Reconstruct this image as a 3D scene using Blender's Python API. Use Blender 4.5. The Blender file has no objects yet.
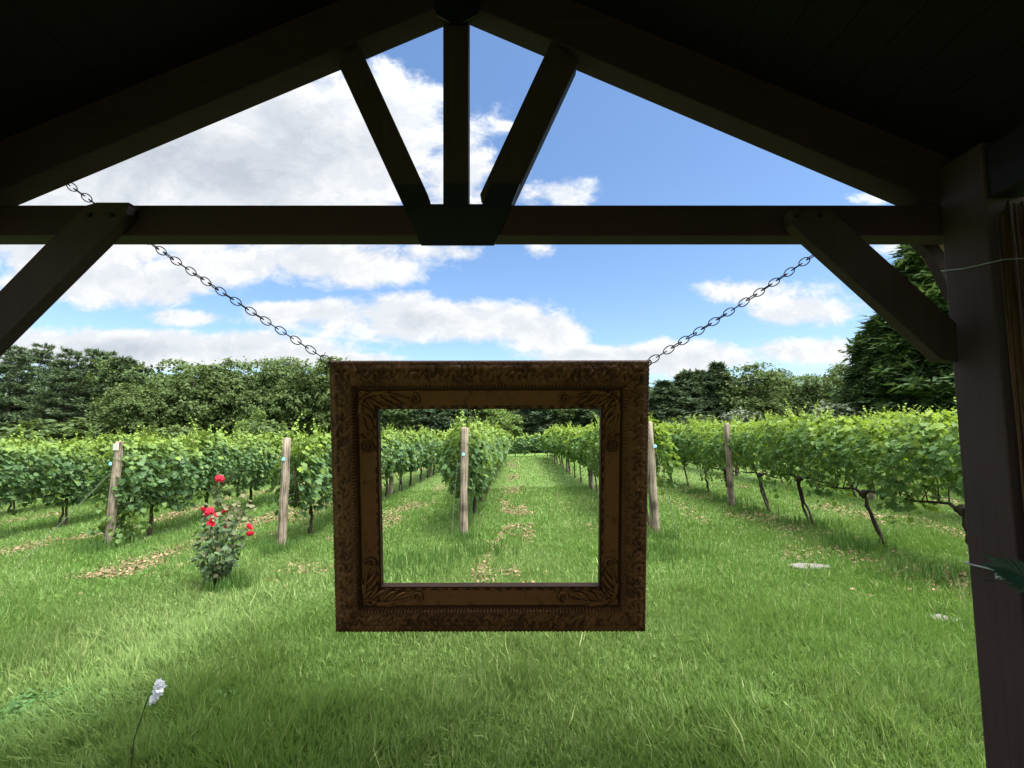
import bpy, bmesh, math, random
import numpy as np
from mathutils import Vector, Matrix

R = math.radians
rng = np.random.default_rng(11)
random.seed(11)
SC = bpy.context.scene
COL = SC.collection

# ------------------------------------------------------------------ camera
EYE = 1.65
FPX = 450.0
PITCH = R(4.77)
CX, CY = 515.0, 397.4
cam_d = bpy.data.cameras.new('camera')
cam = bpy.data.objects.new('camera', cam_d)
COL.objects.link(cam)
cam.location = (0, 0, EYE)
cam.rotation_euler = (math.pi / 2 + PITCH, 0, 0)
cam_d.sensor_width = 36.0
cam_d.lens = FPX / 1024 * 36.0
cam_d.shift_x = -3.0 / 1024
cam_d.shift_y = 13.4 / 1024
cam_d.clip_start = 0.05
cam_d.clip_end = 3000
SC.camera = cam

def ray(px, py):
    xc = (px - CX) / FPX
    yc = (CY - py) / FPX
    c, s = math.cos(PITCH), math.sin(PITCH)
    return (xc, c - yc * s, s + yc * c)

def P(px, py, D):
    """the world point seen at a pixel of the photograph, on the plane Y = D"""
    d = ray(px, py)
    k = D / d[1]
    return Vector((d[0] * k, D, EYE + d[2] * k))

# ------------------------------------------------------------------ render, world, sun
SC.view_settings.view_transform = 'Standard'
SC.view_settings.look = 'None'
SC.view_settings.gamma = 1.0
SC.view_settings.exposure = 1.65
SC.cycles.max_bounces = 7
SC.cycles.diffuse_bounces = 4
SC.cycles.glossy_bounces = 2
SC.cycles.transmission_bounces = 4
SC.cycles.transparent_max_bounces = 4
SC.cycles.caustics_reflective = False
SC.cycles.caustics_refractive = False
SC.cycles.use_denoising = True
SC.cycles.denoising_prefilter = 'ACCURATE'

SUNV = Vector((0.34, -0.20, 1.0)).normalized()
SUN_EL = math.asin(SUNV.z)
SUN_AZ = math.atan2(SUNV.x, SUNV.y)
sd = bpy.data.lights.new('sun', 'SUN')
sd.energy = 2.4
sd.angle = R(22)
sd.color = (1.0, 0.95, 0.86)
sun = bpy.data.objects.new('sun', sd)
COL.objects.link(sun)
sun.rotation_euler = SUNV.to_track_quat('Z', 'Y').to_euler()

SKY_STRENGTH = 0.10
world = bpy.data.worlds.new('World')
SC.world = world
world.use_nodes = True

class NT:
    """small helper for writing node graphs"""
    def __init__(self, tree):
        self.t = tree
        self.n = tree.nodes
        self.l = tree.links
    def new(self, typ, **kw):
        n = self.n.new(typ)
        for k, v in kw.items():
            setattr(n, k, v)
        return n
    def put(self, sock, v):
        if isinstance(v, bpy.types.NodeSocket):
            self.l.new(v, sock)
        elif v is not None:
            sock.default_value = v
    def m(self, op, a, b=None, c=None, clamp=False):
        n = self.new('ShaderNodeMath', operation=op, use_clamp=clamp)
        self.put(n.inputs[0], a)
        if b is not None: self.put(n.inputs[1], b)
        if c is not None: self.put(n.inputs[2], c)
        return n.outputs[0]
    def smooth(self, v, lo, hi, a=0.0, b=1.0):
        if lo > hi: lo, hi, a, b = hi, lo, b, a
        n = self.new('ShaderNodeMapRange', interpolation_type='SMOOTHSTEP')
        self.put(n.inputs[0], v)
        n.inputs[1].default_value = lo; n.inputs[2].default_value = hi
        n.inputs[3].default_value = a; n.inputs[4].default_value = b
        return n.outputs[0]
    def mix(self, f, a, b, mode='MIX'):
        n = self.new('ShaderNodeMix', data_type='RGBA', blend_type=mode)
        self.put(n.inputs[0], f)
        ins = [s for s in n.inputs if s.type == 'RGBA']
        for s, v in zip(ins, (a, b)):
            self.put(s, (*v, 1.0) if isinstance(v, tuple) and len(v) == 3 else v)
        return [s for s in n.outputs if s.type == 'RGBA'][0]
    def noise(self, vec, scale, detail=4.0, rough=0.5, dist=0.0, lac=2.0):
        n = self.new('ShaderNodeTexNoise')
        if vec is not None: self.l.new(vec, n.inputs['Vector'])
        n.inputs['Scale'].default_value = scale
        n.inputs['Detail'].default_value = detail
        n.inputs['Roughness'].default_value = rough
        n.inputs['Distortion'].default_value = dist
        n.inputs['Lacunarity'].default_value = lac
        return n.outputs['Fac']
    def comb(self, x, y, z):
        n = self.new('ShaderNodeCombineXYZ')
        for s, v in zip(n.inputs, (x, y, z)): self.put(s, v)
        return n.outputs[0]
    def ramp(self, f, stops):
        n = self.new('ShaderNodeValToRGB')
        self.put(n.inputs[0], f)
        cr = n.color_ramp
        while len(cr.elements) < len(stops): cr.elements.new(0.5)
        for e, (p, c) in zip(cr.elements, stops):
            e.position = p; e.color = (*c, 1.0)
        return n.outputs[0]

def build_sky():
    w = NT(world.node_tree)
    for n in list(w.n): w.n.remove(n)
    sky = w.new('ShaderNodeTexSky', sky_type='NISHITA')
    sky.sun_disc = False
    sky.sun_elevation = SUN_EL
    sky.sun_rotation = SUN_AZ
    sky.altitude = 200
    sky.air_density = 1.0
    sky.dust_density = 1.0
    sky.ozone_density = 1.6
    tc = w.new('ShaderNodeTexCoord')
    sp = w.new('ShaderNodeSeparateXYZ')
    w.l.new(tc.outputs['Generated'], sp.inputs[0])
    x, y, z = sp.outputs
    # the clouds lie over the vineyard, so they are laid out by direction:
    # u is the slope to the right, v the slope up, seen towards the north (+Y)
    yy = w.m('MAXIMUM', w.m('ABSOLUTE', y), 0.08)
    u = w.m('DIVIDE', x, yy)
    v = w.m('DIVIDE', z, yy)
    uv = w.comb(u, w.m('MULTIPLY', v, 1.45), w.m('MULTIPLY', w.m('SIGN', y), 3.0))
    warp = w.new('ShaderNodeTexNoise'); w.l.new(uv, warp.inputs['Vector'])
    warp.inputs['Scale'].default_value = 5.0; warp.inputs['Detail'].default_value = 3.0
    wv = w.new('ShaderNodeVectorMath', operation='MULTIPLY_ADD')
    w.l.new(warp.outputs['Color'], wv.inputs[0]); wv.inputs[1].default_value = (0.12, 0.10, 0.0)
    w.l.new(uv, wv.inputs[2])
    n1 = w.noise(wv.outputs[0], 4.6, 10.0, 0.63)
    up = w.new('ShaderNodeVectorMath', operation='ADD')
    w.l.new(wv.outputs[0], up.inputs[0]); up.inputs[1].default_value = (0.018, 0.035, 0.0)
    n2 = w.noise(up.outputs[0], 4.6, 10.0, 0.63)
    # (pixel x, pixel y, half width, half height, weight, greyness)
    clouds = [
        (215, 160, 300, 118, 1.35), (392, 132, 80, 84, 1.35), (452, 180, 50, 66, 1.15), (60, 225, 200, 60, 1.1),
        (300, 262, 165, 28, 0.85), (110, 280, 150, 28, 0.80), (440, 252, 62, 12, 0.65),
        (430, 320, 165, 28, 1.05), (315, 312, 80, 16, 0.85), (540, 330, 54, 24, 1.05), (195, 318, 48, 10, 0.66),
        (150, 350, 240, 22, 1.25), (20, 345, 90, 24, 0.9), (340, 360, 80, 10, 0.9), (120, 282, 70, 22, 0.8),
        (557, 197, 46, 20, 0.80), (534, 249, 22, 13, 0.66), (505, 133, 14, 12, 0.3), (502, 128, 16, 9, 0.42),
        (740, 292, 62, 18, 0.62), (705, 358, 75, 20, 0.85), (820, 312, 95, 18, 0.68), (600, 355, 80, 11, 0.85),
        (800, 350, 110, 14, 0.55), (900, 250, 70, 14, 0.5), (875, 199, 26, 9, 0.62), (930, 300, 120, 30, 0.55),
        (-250, 250, 260, 90, 0.9), (1300, 180, 240, 70, 0.9), (1250, 340, 260, 30, 0.8), (-300, 60, 200, 60, 0.7),
    ]
    field = None
    for (px, py, rx, ry, wt) in clouds:
        d = ray(px, py); u0, v0 = d[0] / d[1], d[2] / d[1]
        d2 = ray(px + rx, py); d3 = ray(px, py - ry)
        ru = abs(d2[0] / d2[1] - u0); rv = abs(d3[2] / d3[1] - v0)
        a = w.m('MULTIPLY', w.m('SUBTRACT', u, u0), 1 / ru)
        b = w.m('MULTIPLY', w.m('SUBTRACT', v, v0), 1 / rv)
        r2 = w.m('MULTIPLY_ADD', a, a, w.m('MULTIPLY', b, b))
        g = w.m('MULTIPLY', w.m('SUBTRACT', 1.0, w.m('POWER', r2, 0.75)), wt)
        field = g if field is None else w.m('SMOOTH_MAX', field, g, 0.12)
    front = w.smooth(y, 0.02, 0.2)
    # overhead and behind the camera a broken cloud sheet veils the sun
    back = w.m('MULTIPLY_ADD', w.noise(tc.outputs['Generated'], 2.2, 3.0, 0.5), 2.4, -0.75)
    front = w.m('MULTIPLY', front, w.smooth(v, 1.35, 1.0))
    fld = w.m('ADD', w.m('MULTIPLY', field, front), w.m('MULTIPLY', back, w.m('SUBTRACT', 1.0, front)))
    fld = w.m('MAXIMUM', fld, -1.3)
    dens = w.m('MULTIPLY_ADD', w.m('SUBTRACT', n1, 0.5), 3.3, fld)
    mask = w.smooth(dens, 0.02, 0.60)
    mask = w.m('MULTIPLY', mask, w.smooth(z, 0.0, 0.04))
    thick = w.smooth(dens, 0.65, 1.6)
    relief = w.smooth(w.m('SUBTRACT', n1, n2), -0.05, 0.06)
    white = w.mix(relief, (8.3, 8.6, 9.0), (9.9, 9.95, 10.0))
    grey = w.mix(relief, (5.7, 6.2, 6.9), (6.7, 7.1, 7.7))
    ccol = w.mix(thick, white, grey)
    dt = w.new('ShaderNodeVectorMath', operation='DOT_PRODUCT')
    w.l.new(tc.outputs['Generated'], dt.inputs[0]); dt.inputs[1].default_value = tuple(SUNV)
    glow = w.m('POWER', w.m('MAXIMUM', dt.outputs['Value'], 0.0), 5.0)
    k = w.new('ShaderNodeVectorMath', operation='SCALE')
    w.l.new(ccol, k.inputs[0])
    w.l.new(w.m('MULTIPLY_ADD', glow, 22.0 * CLOUD_GAIN, CLOUD_GAIN), k.inputs['Scale'])
    hs = w.new('ShaderNodeHueSaturation')
    hs.inputs['Saturation'].default_value = SKY_SAT
    hs.inputs['Value'].default_value = SKY_VAL
    w.l.new(sky.outputs[0], hs.inputs['Color'])
    col = w.mix(w.m('MULTIPLY', mask, 0.97), hs.outputs[0], k.outputs[0])
    bg = w.new('ShaderNodeBackground')
    w.l.new(col, bg.inputs[0]); bg.inputs[1].default_value = SKY_STRENGTH
    out = w.new('ShaderNodeOutputWorld')
    w.l.new(bg.outputs[0], out.inputs[0])
CLOUD_GAIN, SKY_SAT, SKY_VAL = 0.33, 1.12, 0.76
build_sky()

# ------------------------------------------------------------------ mesh helpers
def ground(x, y=0.0):
    """the field falls gently to the left"""
    return 0.026 * np.clip(x, -26, 26)

def gz(x, y=0.0):
    return float(ground(x, y))

def np_mesh(name, verts, faces, attrs=None, smooth=False):
    """faces: list of (n, k) index arrays"""
    me = bpy.data.meshes.new(name)
    verts = np.asarray(verts, dtype=np.float32)
    me.vertices.add(len(verts))
    me.vertices.foreach_set('co', verts.ravel())
    loops = np.concatenate([np.asarray(f, dtype=np.int32).ravel() for f in faces])
    starts, o = [], 0
    for f in faces:
        f = np.asarray(f)
        n, k = f.shape
        starts.append(o + np.arange(n) * k); o += n * k
    starts = np.concatenate(starts).astype(np.int32)
    me.loops.add(len(loops))
    me.loops.foreach_set('vertex_index', loops)
    me.polygons.add(len(starts))
    me.polygons.foreach_set('loop_start', starts)
    me.update(calc_edges=True)
    if smooth:
        me.polygons.foreach_set('use_smooth', np.ones(len(starts), dtype=bool))
    for k, v in (attrs or {}).items():
        a = me.attributes.new(k, 'FLOAT', 'POINT')
        a.data.foreach_set('value', np.asarray(v, dtype=np.float32))
    return me

def link(name, me, mat=None, parent=None, loc=None):
    o = bpy.data.objects.new(name, me)
    COL.objects.link(o)
    if mat is not None and me is not None and not me.materials:
        me.materials.append(mat)
    if parent is not None: o.parent = parent
    if loc is not None: o.location = loc
    return o

def tag(o, label=None, cat=None, group=None, kind=None):
    if label: o['label'] = label
    if cat: o['category'] = cat
    if group: o['group'] = group
    if kind: o['kind'] = kind
    return o

def thing(name, label, cat, loc=(0, 0, 0), rz=0.0, group=None):
    o = bpy.data.objects.new(name, None)
    o.empty_display_size = 0.2
    COL.objects.link(o)
    o.location = loc
    o.rotation_euler = (0, 0, rz)
    return tag(o, label, cat, group)

def copy_tree(o, parent=None):
    c = o.copy(); COL.objects.link(c)
    if parent is not None: c.parent = parent
    for ch in list(o.children): copy_tree(ch, c)
    return c

class MB:
    """collects shapes for ONE mesh"""
    def __init__(self):
        self.v, self.f = [], []
    def add(self, vs, fs):
        o = len(self.v)
        self.v += [tuple(p) for p in vs]
        self.f += [tuple(i + o for i in f) for f in fs]
    def box(self, x0, x1, y0, y1, z0, z1):
        self.add([(x0, y0, z0), (x1, y0, z0), (x1, y1, z0), (x0, y1, z0), (x0, y0, z1), (x1, y0, z1), (x1, y1, z1), (x0, y1, z1)],
                 [(3, 2, 1, 0), (4, 5, 6, 7), (0, 1, 5, 4), (1, 2, 6, 5), (2, 3, 7, 6), (3, 0, 4, 7)])
    def prism(self, poly, y0, y1):
        """an outline in the XZ plane (counter-clockwise seen from -Y) given thickness along Y"""
        n = len(poly)
        a = sum(poly[i][0] * poly[(i + 1) % n][1] - poly[(i + 1) % n][0] * poly[i][1] for i in range(n))
        if a < 0: poly = poly[::-1]
        vs = [(x, y0, z) for x, z in poly] + [(x, y1, z) for x, z in poly]
        fs = [tuple(range(n)), tuple(range(2 * n - 1, n - 1, -1))]
        for i in range(n):
            j = (i + 1) % n
            fs.append((j, i, i + n, j + n))
        self.add(vs, fs)
    def tube(self, pts, rad, seg=8, cap=True, flat=None):
        pts = [Vector(p) for p in pts]
        n = len(pts)
        rad = rad if hasattr(rad, '__len__') else [rad] * n
        vs, fs = [], []
        t0 = (pts[1] - pts[0]).normalized()
        ref = Vector((0, 0, 1)) if abs(t0.z) < 0.9 else Vector((1, 0, 0))
        nrm = t0.cross(ref).normalized()
        for i in range(n):
            t = (pts[min(i + 1, n - 1)] - pts[max(i - 1, 0)])
            t = t.normalized() if t.length > 1e-9 else t0
            nrm = (nrm - t * nrm.dot(t))
            nrm = nrm.normalized() if nrm.length > 1e-6 else t.orthogonal().normalized()
            bn = t.cross(nrm)
            for k in range(seg):
                a = 2 * math.pi * k / seg
                vs.append(pts[i] + (nrm * math.cos(a) + bn * math.sin(a)) * rad[i])
        for i in range(n - 1):
            for k in range(seg):
                k2 = (k + 1) % seg
                fs.append((i * seg + k, i * seg + k2, (i + 1) * seg + k2, (i + 1) * seg + k))
        if cap:
            fs.append(tuple(range(seg - 1, -1, -1)))
            fs.append(tuple(range((n - 1) * seg, n * seg)))
        self.add(vs, fs)
    def ring(self, c, ax, ay, r, tube_r, seg=20, tseg=8):
        """a closed ring, ax and ay its half axes"""
        c, ax, ay = Vector(c), Vector(ax), Vector(ay)
        nz = ax.cross(ay).normalized()
        vs, fs = [], []
        for i in range(seg):
            a = 2 * math.pi * i / seg
            p = c + ax * math.cos(a) * r + ay * math.sin(a) * r
            out = (ax * math.cos(a) + ay * math.sin(a)).normalized()
            for k in range(tseg):
                b = 2 * math.pi * k / tseg
                vs.append(p + out * math.cos(b) * tube_r + nz * math.sin(b) * tube_r)
        for i in range(seg):
            for k in range(tseg):
                i2, k2 = (i + 1) % seg, (k + 1) % tseg
                fs.append((i * tseg + k, i2 * tseg + k, i2 * tseg + k2, i * tseg + k2))
        self.add(vs, fs)
    def build(self, name, mat, parent=None, bevel=0.0, smooth=False, loc=None):
        me = bpy.data.meshes.new(name)
        me.from_pydata(self.v, [], self.f)
        me.update()
        if smooth:
            me.polygons.foreach_set('use_smooth', np.ones(len(me.polygons), dtype=bool))
        o = link(name, me, mat, parent, loc)
        if bevel > 0:
            b = o.modifiers.new('bevel', 'BEVEL')
            b.width = bevel; b.segments = 2; b.limit_method = 'ANGLE'; b.angle_limit = R(30)
        return o

# smooth value noise in numpy, for shapes
def vnoise(p, seed=0):
    p = np.asarray(p, dtype=np.float64)
    i = np.floor(p).astype(np.int64); f = p - i
    f = f * f * (3 - 2 * f)
    dim = p.shape[1]
    res = np.zeros(len(p))
    for c in range(2 ** dim):
        wgt = np.ones(len(p)); h = np.full(len(p), seed * 1013 + 7, dtype=np.int64)
        for d in range(dim):
            b = (c >> d) & 1
            wgt = wgt * (f[:, d] if b else 1 - f[:, d])
            h = (h * 1664525 + (i[:, d] + b) * (374761393 + 668265263 * d)) & 0x7fffffff
        h = (h ^ (h >> 13)) * 1274126177 & 0x7fffffff
        res += wgt * (((h ^ (h >> 16)) & 0xffff) / 65535.0)
    return res

def fbm(p, seed=0, oct=4):
    p = np.asarray(p, dtype=np.float64)
    s, a, t = 0, 1.0, 0
    for o in range(oct):
        s = s + a * vnoise(p * 2 ** o, seed + o); t += a; a *= 0.5
    return s / t

def unit(a):
    return a / np.maximum(np.linalg.norm(a, axis=-1, keepdims=True), 1e-9)

def scatter(template, tfaces, pos, nrm, tip, size, wid=None):
    """copies of a small flat template (x across, y to the tip, z its normal) at many places"""
    n = unit(nrm)
    y = unit(tip - n * np.sum(tip * n, -1, keepdims=True))
    x = np.cross(y, n)
    T = np.asarray(template)
    wid = size if wid is None else wid
    V = (pos[:, None, :] + x[:, None, :] * (T[None, :, 0:1] * wid[:, None, None])
         + y[:, None, :] * (T[None, :, 1:2] * size[:, None, None])
         + n[:, None, :] * (T[None, :, 2:3] * size[:, None, None]))
    N, k = len(pos), len(T)
    off = (np.arange(N) * k)[:, None, None]
    by = {}
    for f in tfaces: by.setdefault(len(f), []).append(f)
    F = [(np.asarray(fs)[None] + off).reshape(-1, kk) for kk, fs in by.items()]
    return V.reshape(-1, 3), F, k

def join(parts):
    vs, fs, o = [], {}, 0
    for V, F in parts:
        vs.append(V)
        for f in F: fs.setdefault(f.shape[1], []).append(f + o)
        o += len(V)
    return np.concatenate(vs), [np.concatenate(v) for v in fs.values()]

# ------------------------------------------------------------------ materials
def new_mat(name):
    m = bpy.data.materials.new(name)
    m.use_nodes = True
    t = NT(m.node_tree)
    for n in list(t.n): t.n.remove(n)
    out = t.new('ShaderNodeOutputMaterial')
    return m, t, out

def principled(t, out, color, rough=0.6, spec=0.4, metal=0.0, normal=None):
    b = t.new('ShaderNodeBsdfPrincipled')
    t.put(b.inputs['Base Color'], (*color, 1.0) if isinstance(color, tuple) else color)
    t.put(b.inputs['Roughness'], rough)
    t.put(b.inputs['Specular IOR Level'], spec)
    t.put(b.inputs['Metallic'], metal)
    if normal is not None: t.l.new(normal, b.inputs['Normal'])
    if out is not None: t.l.new(b.outputs[0], out.inputs[0])
    return b

def bump(t, h, strength=0.4, dist=0.01):
    b = t.new('ShaderNodeBump')
    b.inputs['Strength'].default_value = strength
    b.inputs['Distance'].default_value = dist
    t.l.new(h, b.inputs['Height'])
    return b.outputs[0]

def mat_plain(name, c, rough=0.5, spec=0.4, metal=0.0, var=0.25, scale=30):
    m, t, out = new_mat(name)
    tc = t.new('ShaderNodeTexCoord')
    n = t.noise(tc.outputs['Object'], scale, 4, 0.6)
    col = t.mix(n, tuple(x * (1 - var) for x in c), tuple(min(1, x * (1 + var)) for x in c))
    principled(t, out, col, rough, spec, metal, bump(t, n, 0.2, 0.003))
    return m

def mat_wood(name, dark, light, grain_axis='X', rough=0.65, scale=1.0, strength=0.35, spec=0.3, lo=0.35, hi=0.85):
    m, t, out = new_mat(name)
    tc = t.new('ShaderNodeTexCoord')
    mp = t.new('ShaderNodeMapping')
    s = {'X': (1.2, 28, 28), 'Y': (28, 1.2, 28), 'Z': (28, 28, 1.2)}[grain_axis]
    mp.inputs['Scale'].default_value = tuple(k * scale for k in s)
    t.l.new(tc.outputs['Object'], mp.inputs[0])
    g = t.noise(mp.outputs[0], 1.6, 6, 0.65, 0.6)
    big = t.noise(tc.outputs['Object'], 3.0, 3, 0.5)
    f = t.m('MULTIPLY_ADD', big, 0.5, t.m('MULTIPLY', g, 0.75), clamp=True)
    f = t.smooth(f, lo, hi)
    principled(t, out, t.mix(f, dark, light), rough, spec, 0, bump(t, g, strength, 0.004))
    return m

def mat_leaf(name, base, alt, young=None, trans=0.3, rough=0.5, spec=0.35, patch=None, tcol=None, patch_scale=0.35):
    """leaves: colour varies leaf by leaf and from plant to plant, light passes through"""
    m, t, out = new_mat(name)
    geo = t.new('ShaderNodeNewGeometry')
    oi = t.new('ShaderNodeObjectInfo')
    rnd = geo.outputs['Random Per Island']
    col = t.mix(rnd, base, alt)
    col = t.mix(t.m('MULTIPLY', oi.outputs['Random'], 0.35), col, tuple(0.5 * (a + b) * 1.25 for a, b in zip(base, alt)))
    if patch is not None:
        col = t.mix(t.smooth(t.noise(geo.outputs['Position'], patch_scale, 4, 0.6), 0.42, 0.66), col, patch)
    if young is not None:
        at = t.new('ShaderNodeAttribute', attribute_name='age')
        col = t.mix(at.outputs['Fac'], col, young)
    b = principled(t, None, col, rough, spec)
    tr = t.new('ShaderNodeBsdfTranslucent')
    tl = t.mix(0.55, col, tcol if tcol else tuple(min(1, k * 1.6) for k in (base[0] * 1.5, base[1] * 1.3, base[2] * 0.5)))
    if young is not None:
        tl = t.mix(at.outputs['Fac'], tl, tuple(k * 1.1 for k in young))
    t.l.new(tl, tr.inputs[0])
    mx = t.new('ShaderNodeMixShader')
    mx.inputs[0].default_value = trans
    t.l.new(b.outputs[0], mx.inputs[1]); t.l.new(tr.outputs[0], mx.inputs[2])
    t.l.new(mx.outputs[0], out.inputs[0])
    return m

M = {}
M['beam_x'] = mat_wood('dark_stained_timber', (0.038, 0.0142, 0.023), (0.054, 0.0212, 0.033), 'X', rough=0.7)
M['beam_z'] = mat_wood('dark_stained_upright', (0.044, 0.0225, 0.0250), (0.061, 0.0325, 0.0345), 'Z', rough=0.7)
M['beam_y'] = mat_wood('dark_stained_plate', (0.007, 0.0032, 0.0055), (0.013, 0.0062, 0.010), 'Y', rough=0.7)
M['tan_wood'] = mat_wood('sunlit_timber', (0.26, 0.15, 0.07), (0.42, 0.26, 0.13), 'Y')  # tan stands for sun falling on the board, put into its colour
M['black_steel'] = mat_plain('black_steel_plate', (0.007, 0.007, 0.010), 0.5, 0.4, 0.0)
M['chain_steel'] = mat_plain('rusty_chain_steel', (0.045, 0.035, 0.030), 0.5, 0.4, 0.6)
M['bolt'] = mat_plain('bolt_steel', (0.012, 0.012, 0.013), 0.4, 0.5, 0.3)
M['tie'] = mat_plain('white_plastic', (0.34, 0.35, 0.35), 0.5)
M['deck'] = mat_wood('deck_boards', (0.05, 0.04, 0.032), (0.11, 0.09, 0.07), 'Y')
M['reed'] = mat_wood('dry_reed', (0.040, 0.018, 0.007), (0.19, 0.095, 0.040), 'Z', scale=2)
M['post'] = mat_wood('weathered_post', (0.035, 0.027, 0.019), (0.27, 0.225, 0.165), 'Z', rough=0.85, scale=0.9, strength=1.0, spec=0.1, lo=0.46, hi=0.76)
M['bark'] = mat_wood('vine_bark', (0.014, 0.011, 0.009), (0.060, 0.046, 0.035), 'Z', rough=0.9, scale=1.6, strength=0.9, spec=0.1)
M['tree_bark'] = mat_wood('tree_bark', (0.05, 0.042, 0.034), (0.13, 0.11, 0.09), 'Z', rough=0.9, scale=0.4, strength=0.8, spec=0.1)
M['wire'] = mat_plain('galvanised_wire', (0.12, 0.125, 0.12), 0.7, 0.2, 0.0)
M['tag_teal'] = mat_plain('teal_plastic', (0.22, 0.55, 0.60), 0.4)
M['tag_white'] = mat_plain('white_plate', (0.42, 0.41, 0.35), 0.6)
M['stone'] = mat_plain('pale_stone', (0.115, 0.11, 0.095), 0.9, 0.1, 0, 0.4, 14)
M['vine_leaf'] = mat_leaf('vine_leaf', (0.036, 0.088, 0.024), (0.095, 0.172, 0.040), young=(0.19, 0.265, 0.030), trans=0.40, rough=0.58, spec=0.20, tcol=(0.26, 0.38, 0.035))
M['vine_leaf_shaded'] = mat_leaf('vine_leaf_shaded', (0.030, 0.074, 0.028), (0.085, 0.150, 0.048), young=(0.19, 0.27, 0.035), trans=0.32, rough=0.58, spec=0.20, tcol=(0.20, 0.30, 0.035))  # darker, bluer copy of vine_leaf: left rows' unlit look put into colour
M['rose_leaf'] = mat_leaf('rose_leaf', (0.048, 0.092, 0.042), (0.115, 0.168, 0.072), young=(0.13, 0.075, 0.04), trans=0.25, rough=0.55, spec=0.22)
M['decid'] = mat_leaf('broad_leaf', (0.050, 0.080, 0.028), (0.076, 0.112, 0.036), trans=0.25, rough=0.75, spec=0.12, patch=(0.070, 0.102, 0.031), patch_scale=0.22)
M['decid_light'] = mat_leaf('light_broad_leaf', (0.075, 0.125, 0.030), (0.125, 0.180, 0.045), trans=0.32, rough=0.7, spec=0.15)
M['pine'] = mat_leaf('pine_needle', (0.046, 0.076, 0.038), (0.086, 0.122, 0.058), trans=0.15, rough=0.75, spec=0.12)
M['cedar'] = mat_leaf('cedar_spray', (0.036, 0.062, 0.032), (0.068, 0.098, 0.050), trans=0.15, rough=0.75, spec=0.12)
M['hemlock'] = mat_leaf('hemlock_spray', (0.040, 0.074, 0.028), (0.080, 0.128, 0.046), trans=0.2, rough=0.75, spec=0.12)
M['olive'] = mat_leaf('grey_green_leaf', (0.055, 0.078, 0.042), (0.085, 0.110, 0.060), trans=0.2)
M['litter'] = mat_leaf('dry_leaf', (0.090, 0.060, 0.030), (0.245, 0.180, 0.105), trans=0.1, rough=0.8, spec=0.15)
M['grass'] = mat_leaf('grass_blade', (0.054, 0.126, 0.024), (0.195, 0.305, 0.082), young=(0.34, 0.38, 0.16), trans=0.35, rough=0.55, spec=0.22,
                      patch=(0.098, 0.190, 0.036), tcol=(0.18, 0.29, 0.035), patch_scale=0.9)
M['clover'] = mat_leaf('clover_leaf', (0.034, 0.085, 0.022), (0.080, 0.160, 0.042), trans=0.25, rough=0.6, spec=0.15)
M['weed'] = mat_leaf('weed_blade', (0.045, 0.105, 0.020), (0.085, 0.16, 0.035), trans=0.3, rough=0.5)
M['frond'] = mat_leaf('plastic_frond', (0.010, 0.055, 0.030), (0.015, 0.080, 0.045), trans=0.1, rough=0.4, spec=0.5)
M['red'] = mat_leaf('red_petal', (0.46, 0.008, 0.026), (0.70, 0.045, 0.095), trans=0.2, rough=0.6, spec=0.2, tcol=(0.8, 0.05, 0.06))
M['white_petal'] = mat_leaf('white_petal', (0.72, 0.74, 0.80), (0.85, 0.85, 0.86), trans=0.3, rough=0.5, spec=0.2, tcol=(0.9, 0.9, 0.9))
M['stem'] = mat_plain('green_stem', (0.06, 0.085, 0.035), 0.6)

def mat_ground():
    m, t, out = new_mat('field_soil_and_grass')
    geo = t.new('ShaderNodeNewGeometry')
    p = geo.outputs['Position']
    a = t.noise(p, 0.7, 5, 0.6)
    b = t.noise(p, 9.0, 6, 0.7)
    c = t.noise(p, 60.0, 4, 0.7)
    col = t.mix(t.smooth(b, 0.3, 0.7), (0.050, 0.095, 0.020), (0.115, 0.185, 0.042))
    col = t.mix(t.smooth(a, 0.5, 0.75, 0, 0.55), col, (0.115, 0.145, 0.045))
    col = t.mix(t.smooth(c, 0.55, 0.8, 0, 0.6), col, (0.050, 0.045, 0.026))
    principled(t, out, col, 0.9, 0.15, 0, bump(t, t.m('ADD', b, c), 0.9, 0.05))
    return m
M['ground'] = mat_ground()

def mat_hill():
    m, t, out = new_mat('wooded_hill')
    geo = t.new('ShaderNodeNewGeometry')
    a = t.noise(geo.outputs['Position'], 0.06, 8, 0.75)
    principled(t, out, t.mix(t.smooth(a, 0.35, 0.65), (0.05, 0.085, 0.055), (0.10, 0.145, 0.075)), 0.95, 0.1, 0, bump(t, a, 1.0, 8.0))
    return m
M['hill'] = mat_hill()

def mat_carved(name, groove_shade, wood, crest_light):  # relief tints the wood: painted shade in hollows, painted light on crests
    m, t, out = new_mat(name)
    tc = t.new('ShaderNodeTexCoord')
    at = t.new('ShaderNodeAttribute', attribute_name='relief')
    n = t.noise(tc.outputs['Object'], 45, 5, 0.65)
    n2 = t.noise(tc.outputs['Object'], 7, 3, 0.6)
    f = t.m('MULTIPLY_ADD', t.m('SUBTRACT', n, 0.5), 0.5, at.outputs['Fac'])
    col = t.mix(t.smooth(f, 0.25, 0.6), groove_shade, wood)
    col = t.mix(t.m('MULTIPLY', t.smooth(f, 0.62, 0.95), t.smooth(n2, 0.35, 0.65)), col, crest_light)
    principled(t, out, col, 0.6, 0.18, 0.0, bump(t, n, 0.35, 0.002))
    return m
M['carved'] = mat_carved('carved_wood_shaded_relief', (0.070, 0.029, 0.011), (0.165, 0.070, 0.025), (0.25, 0.118, 0.042))
M['panel'] = mat_carved('varnished_panel_wood', (0.042, 0.017, 0.006), (0.190, 0.079, 0.025), (0.210, 0.090, 0.029))

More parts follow.
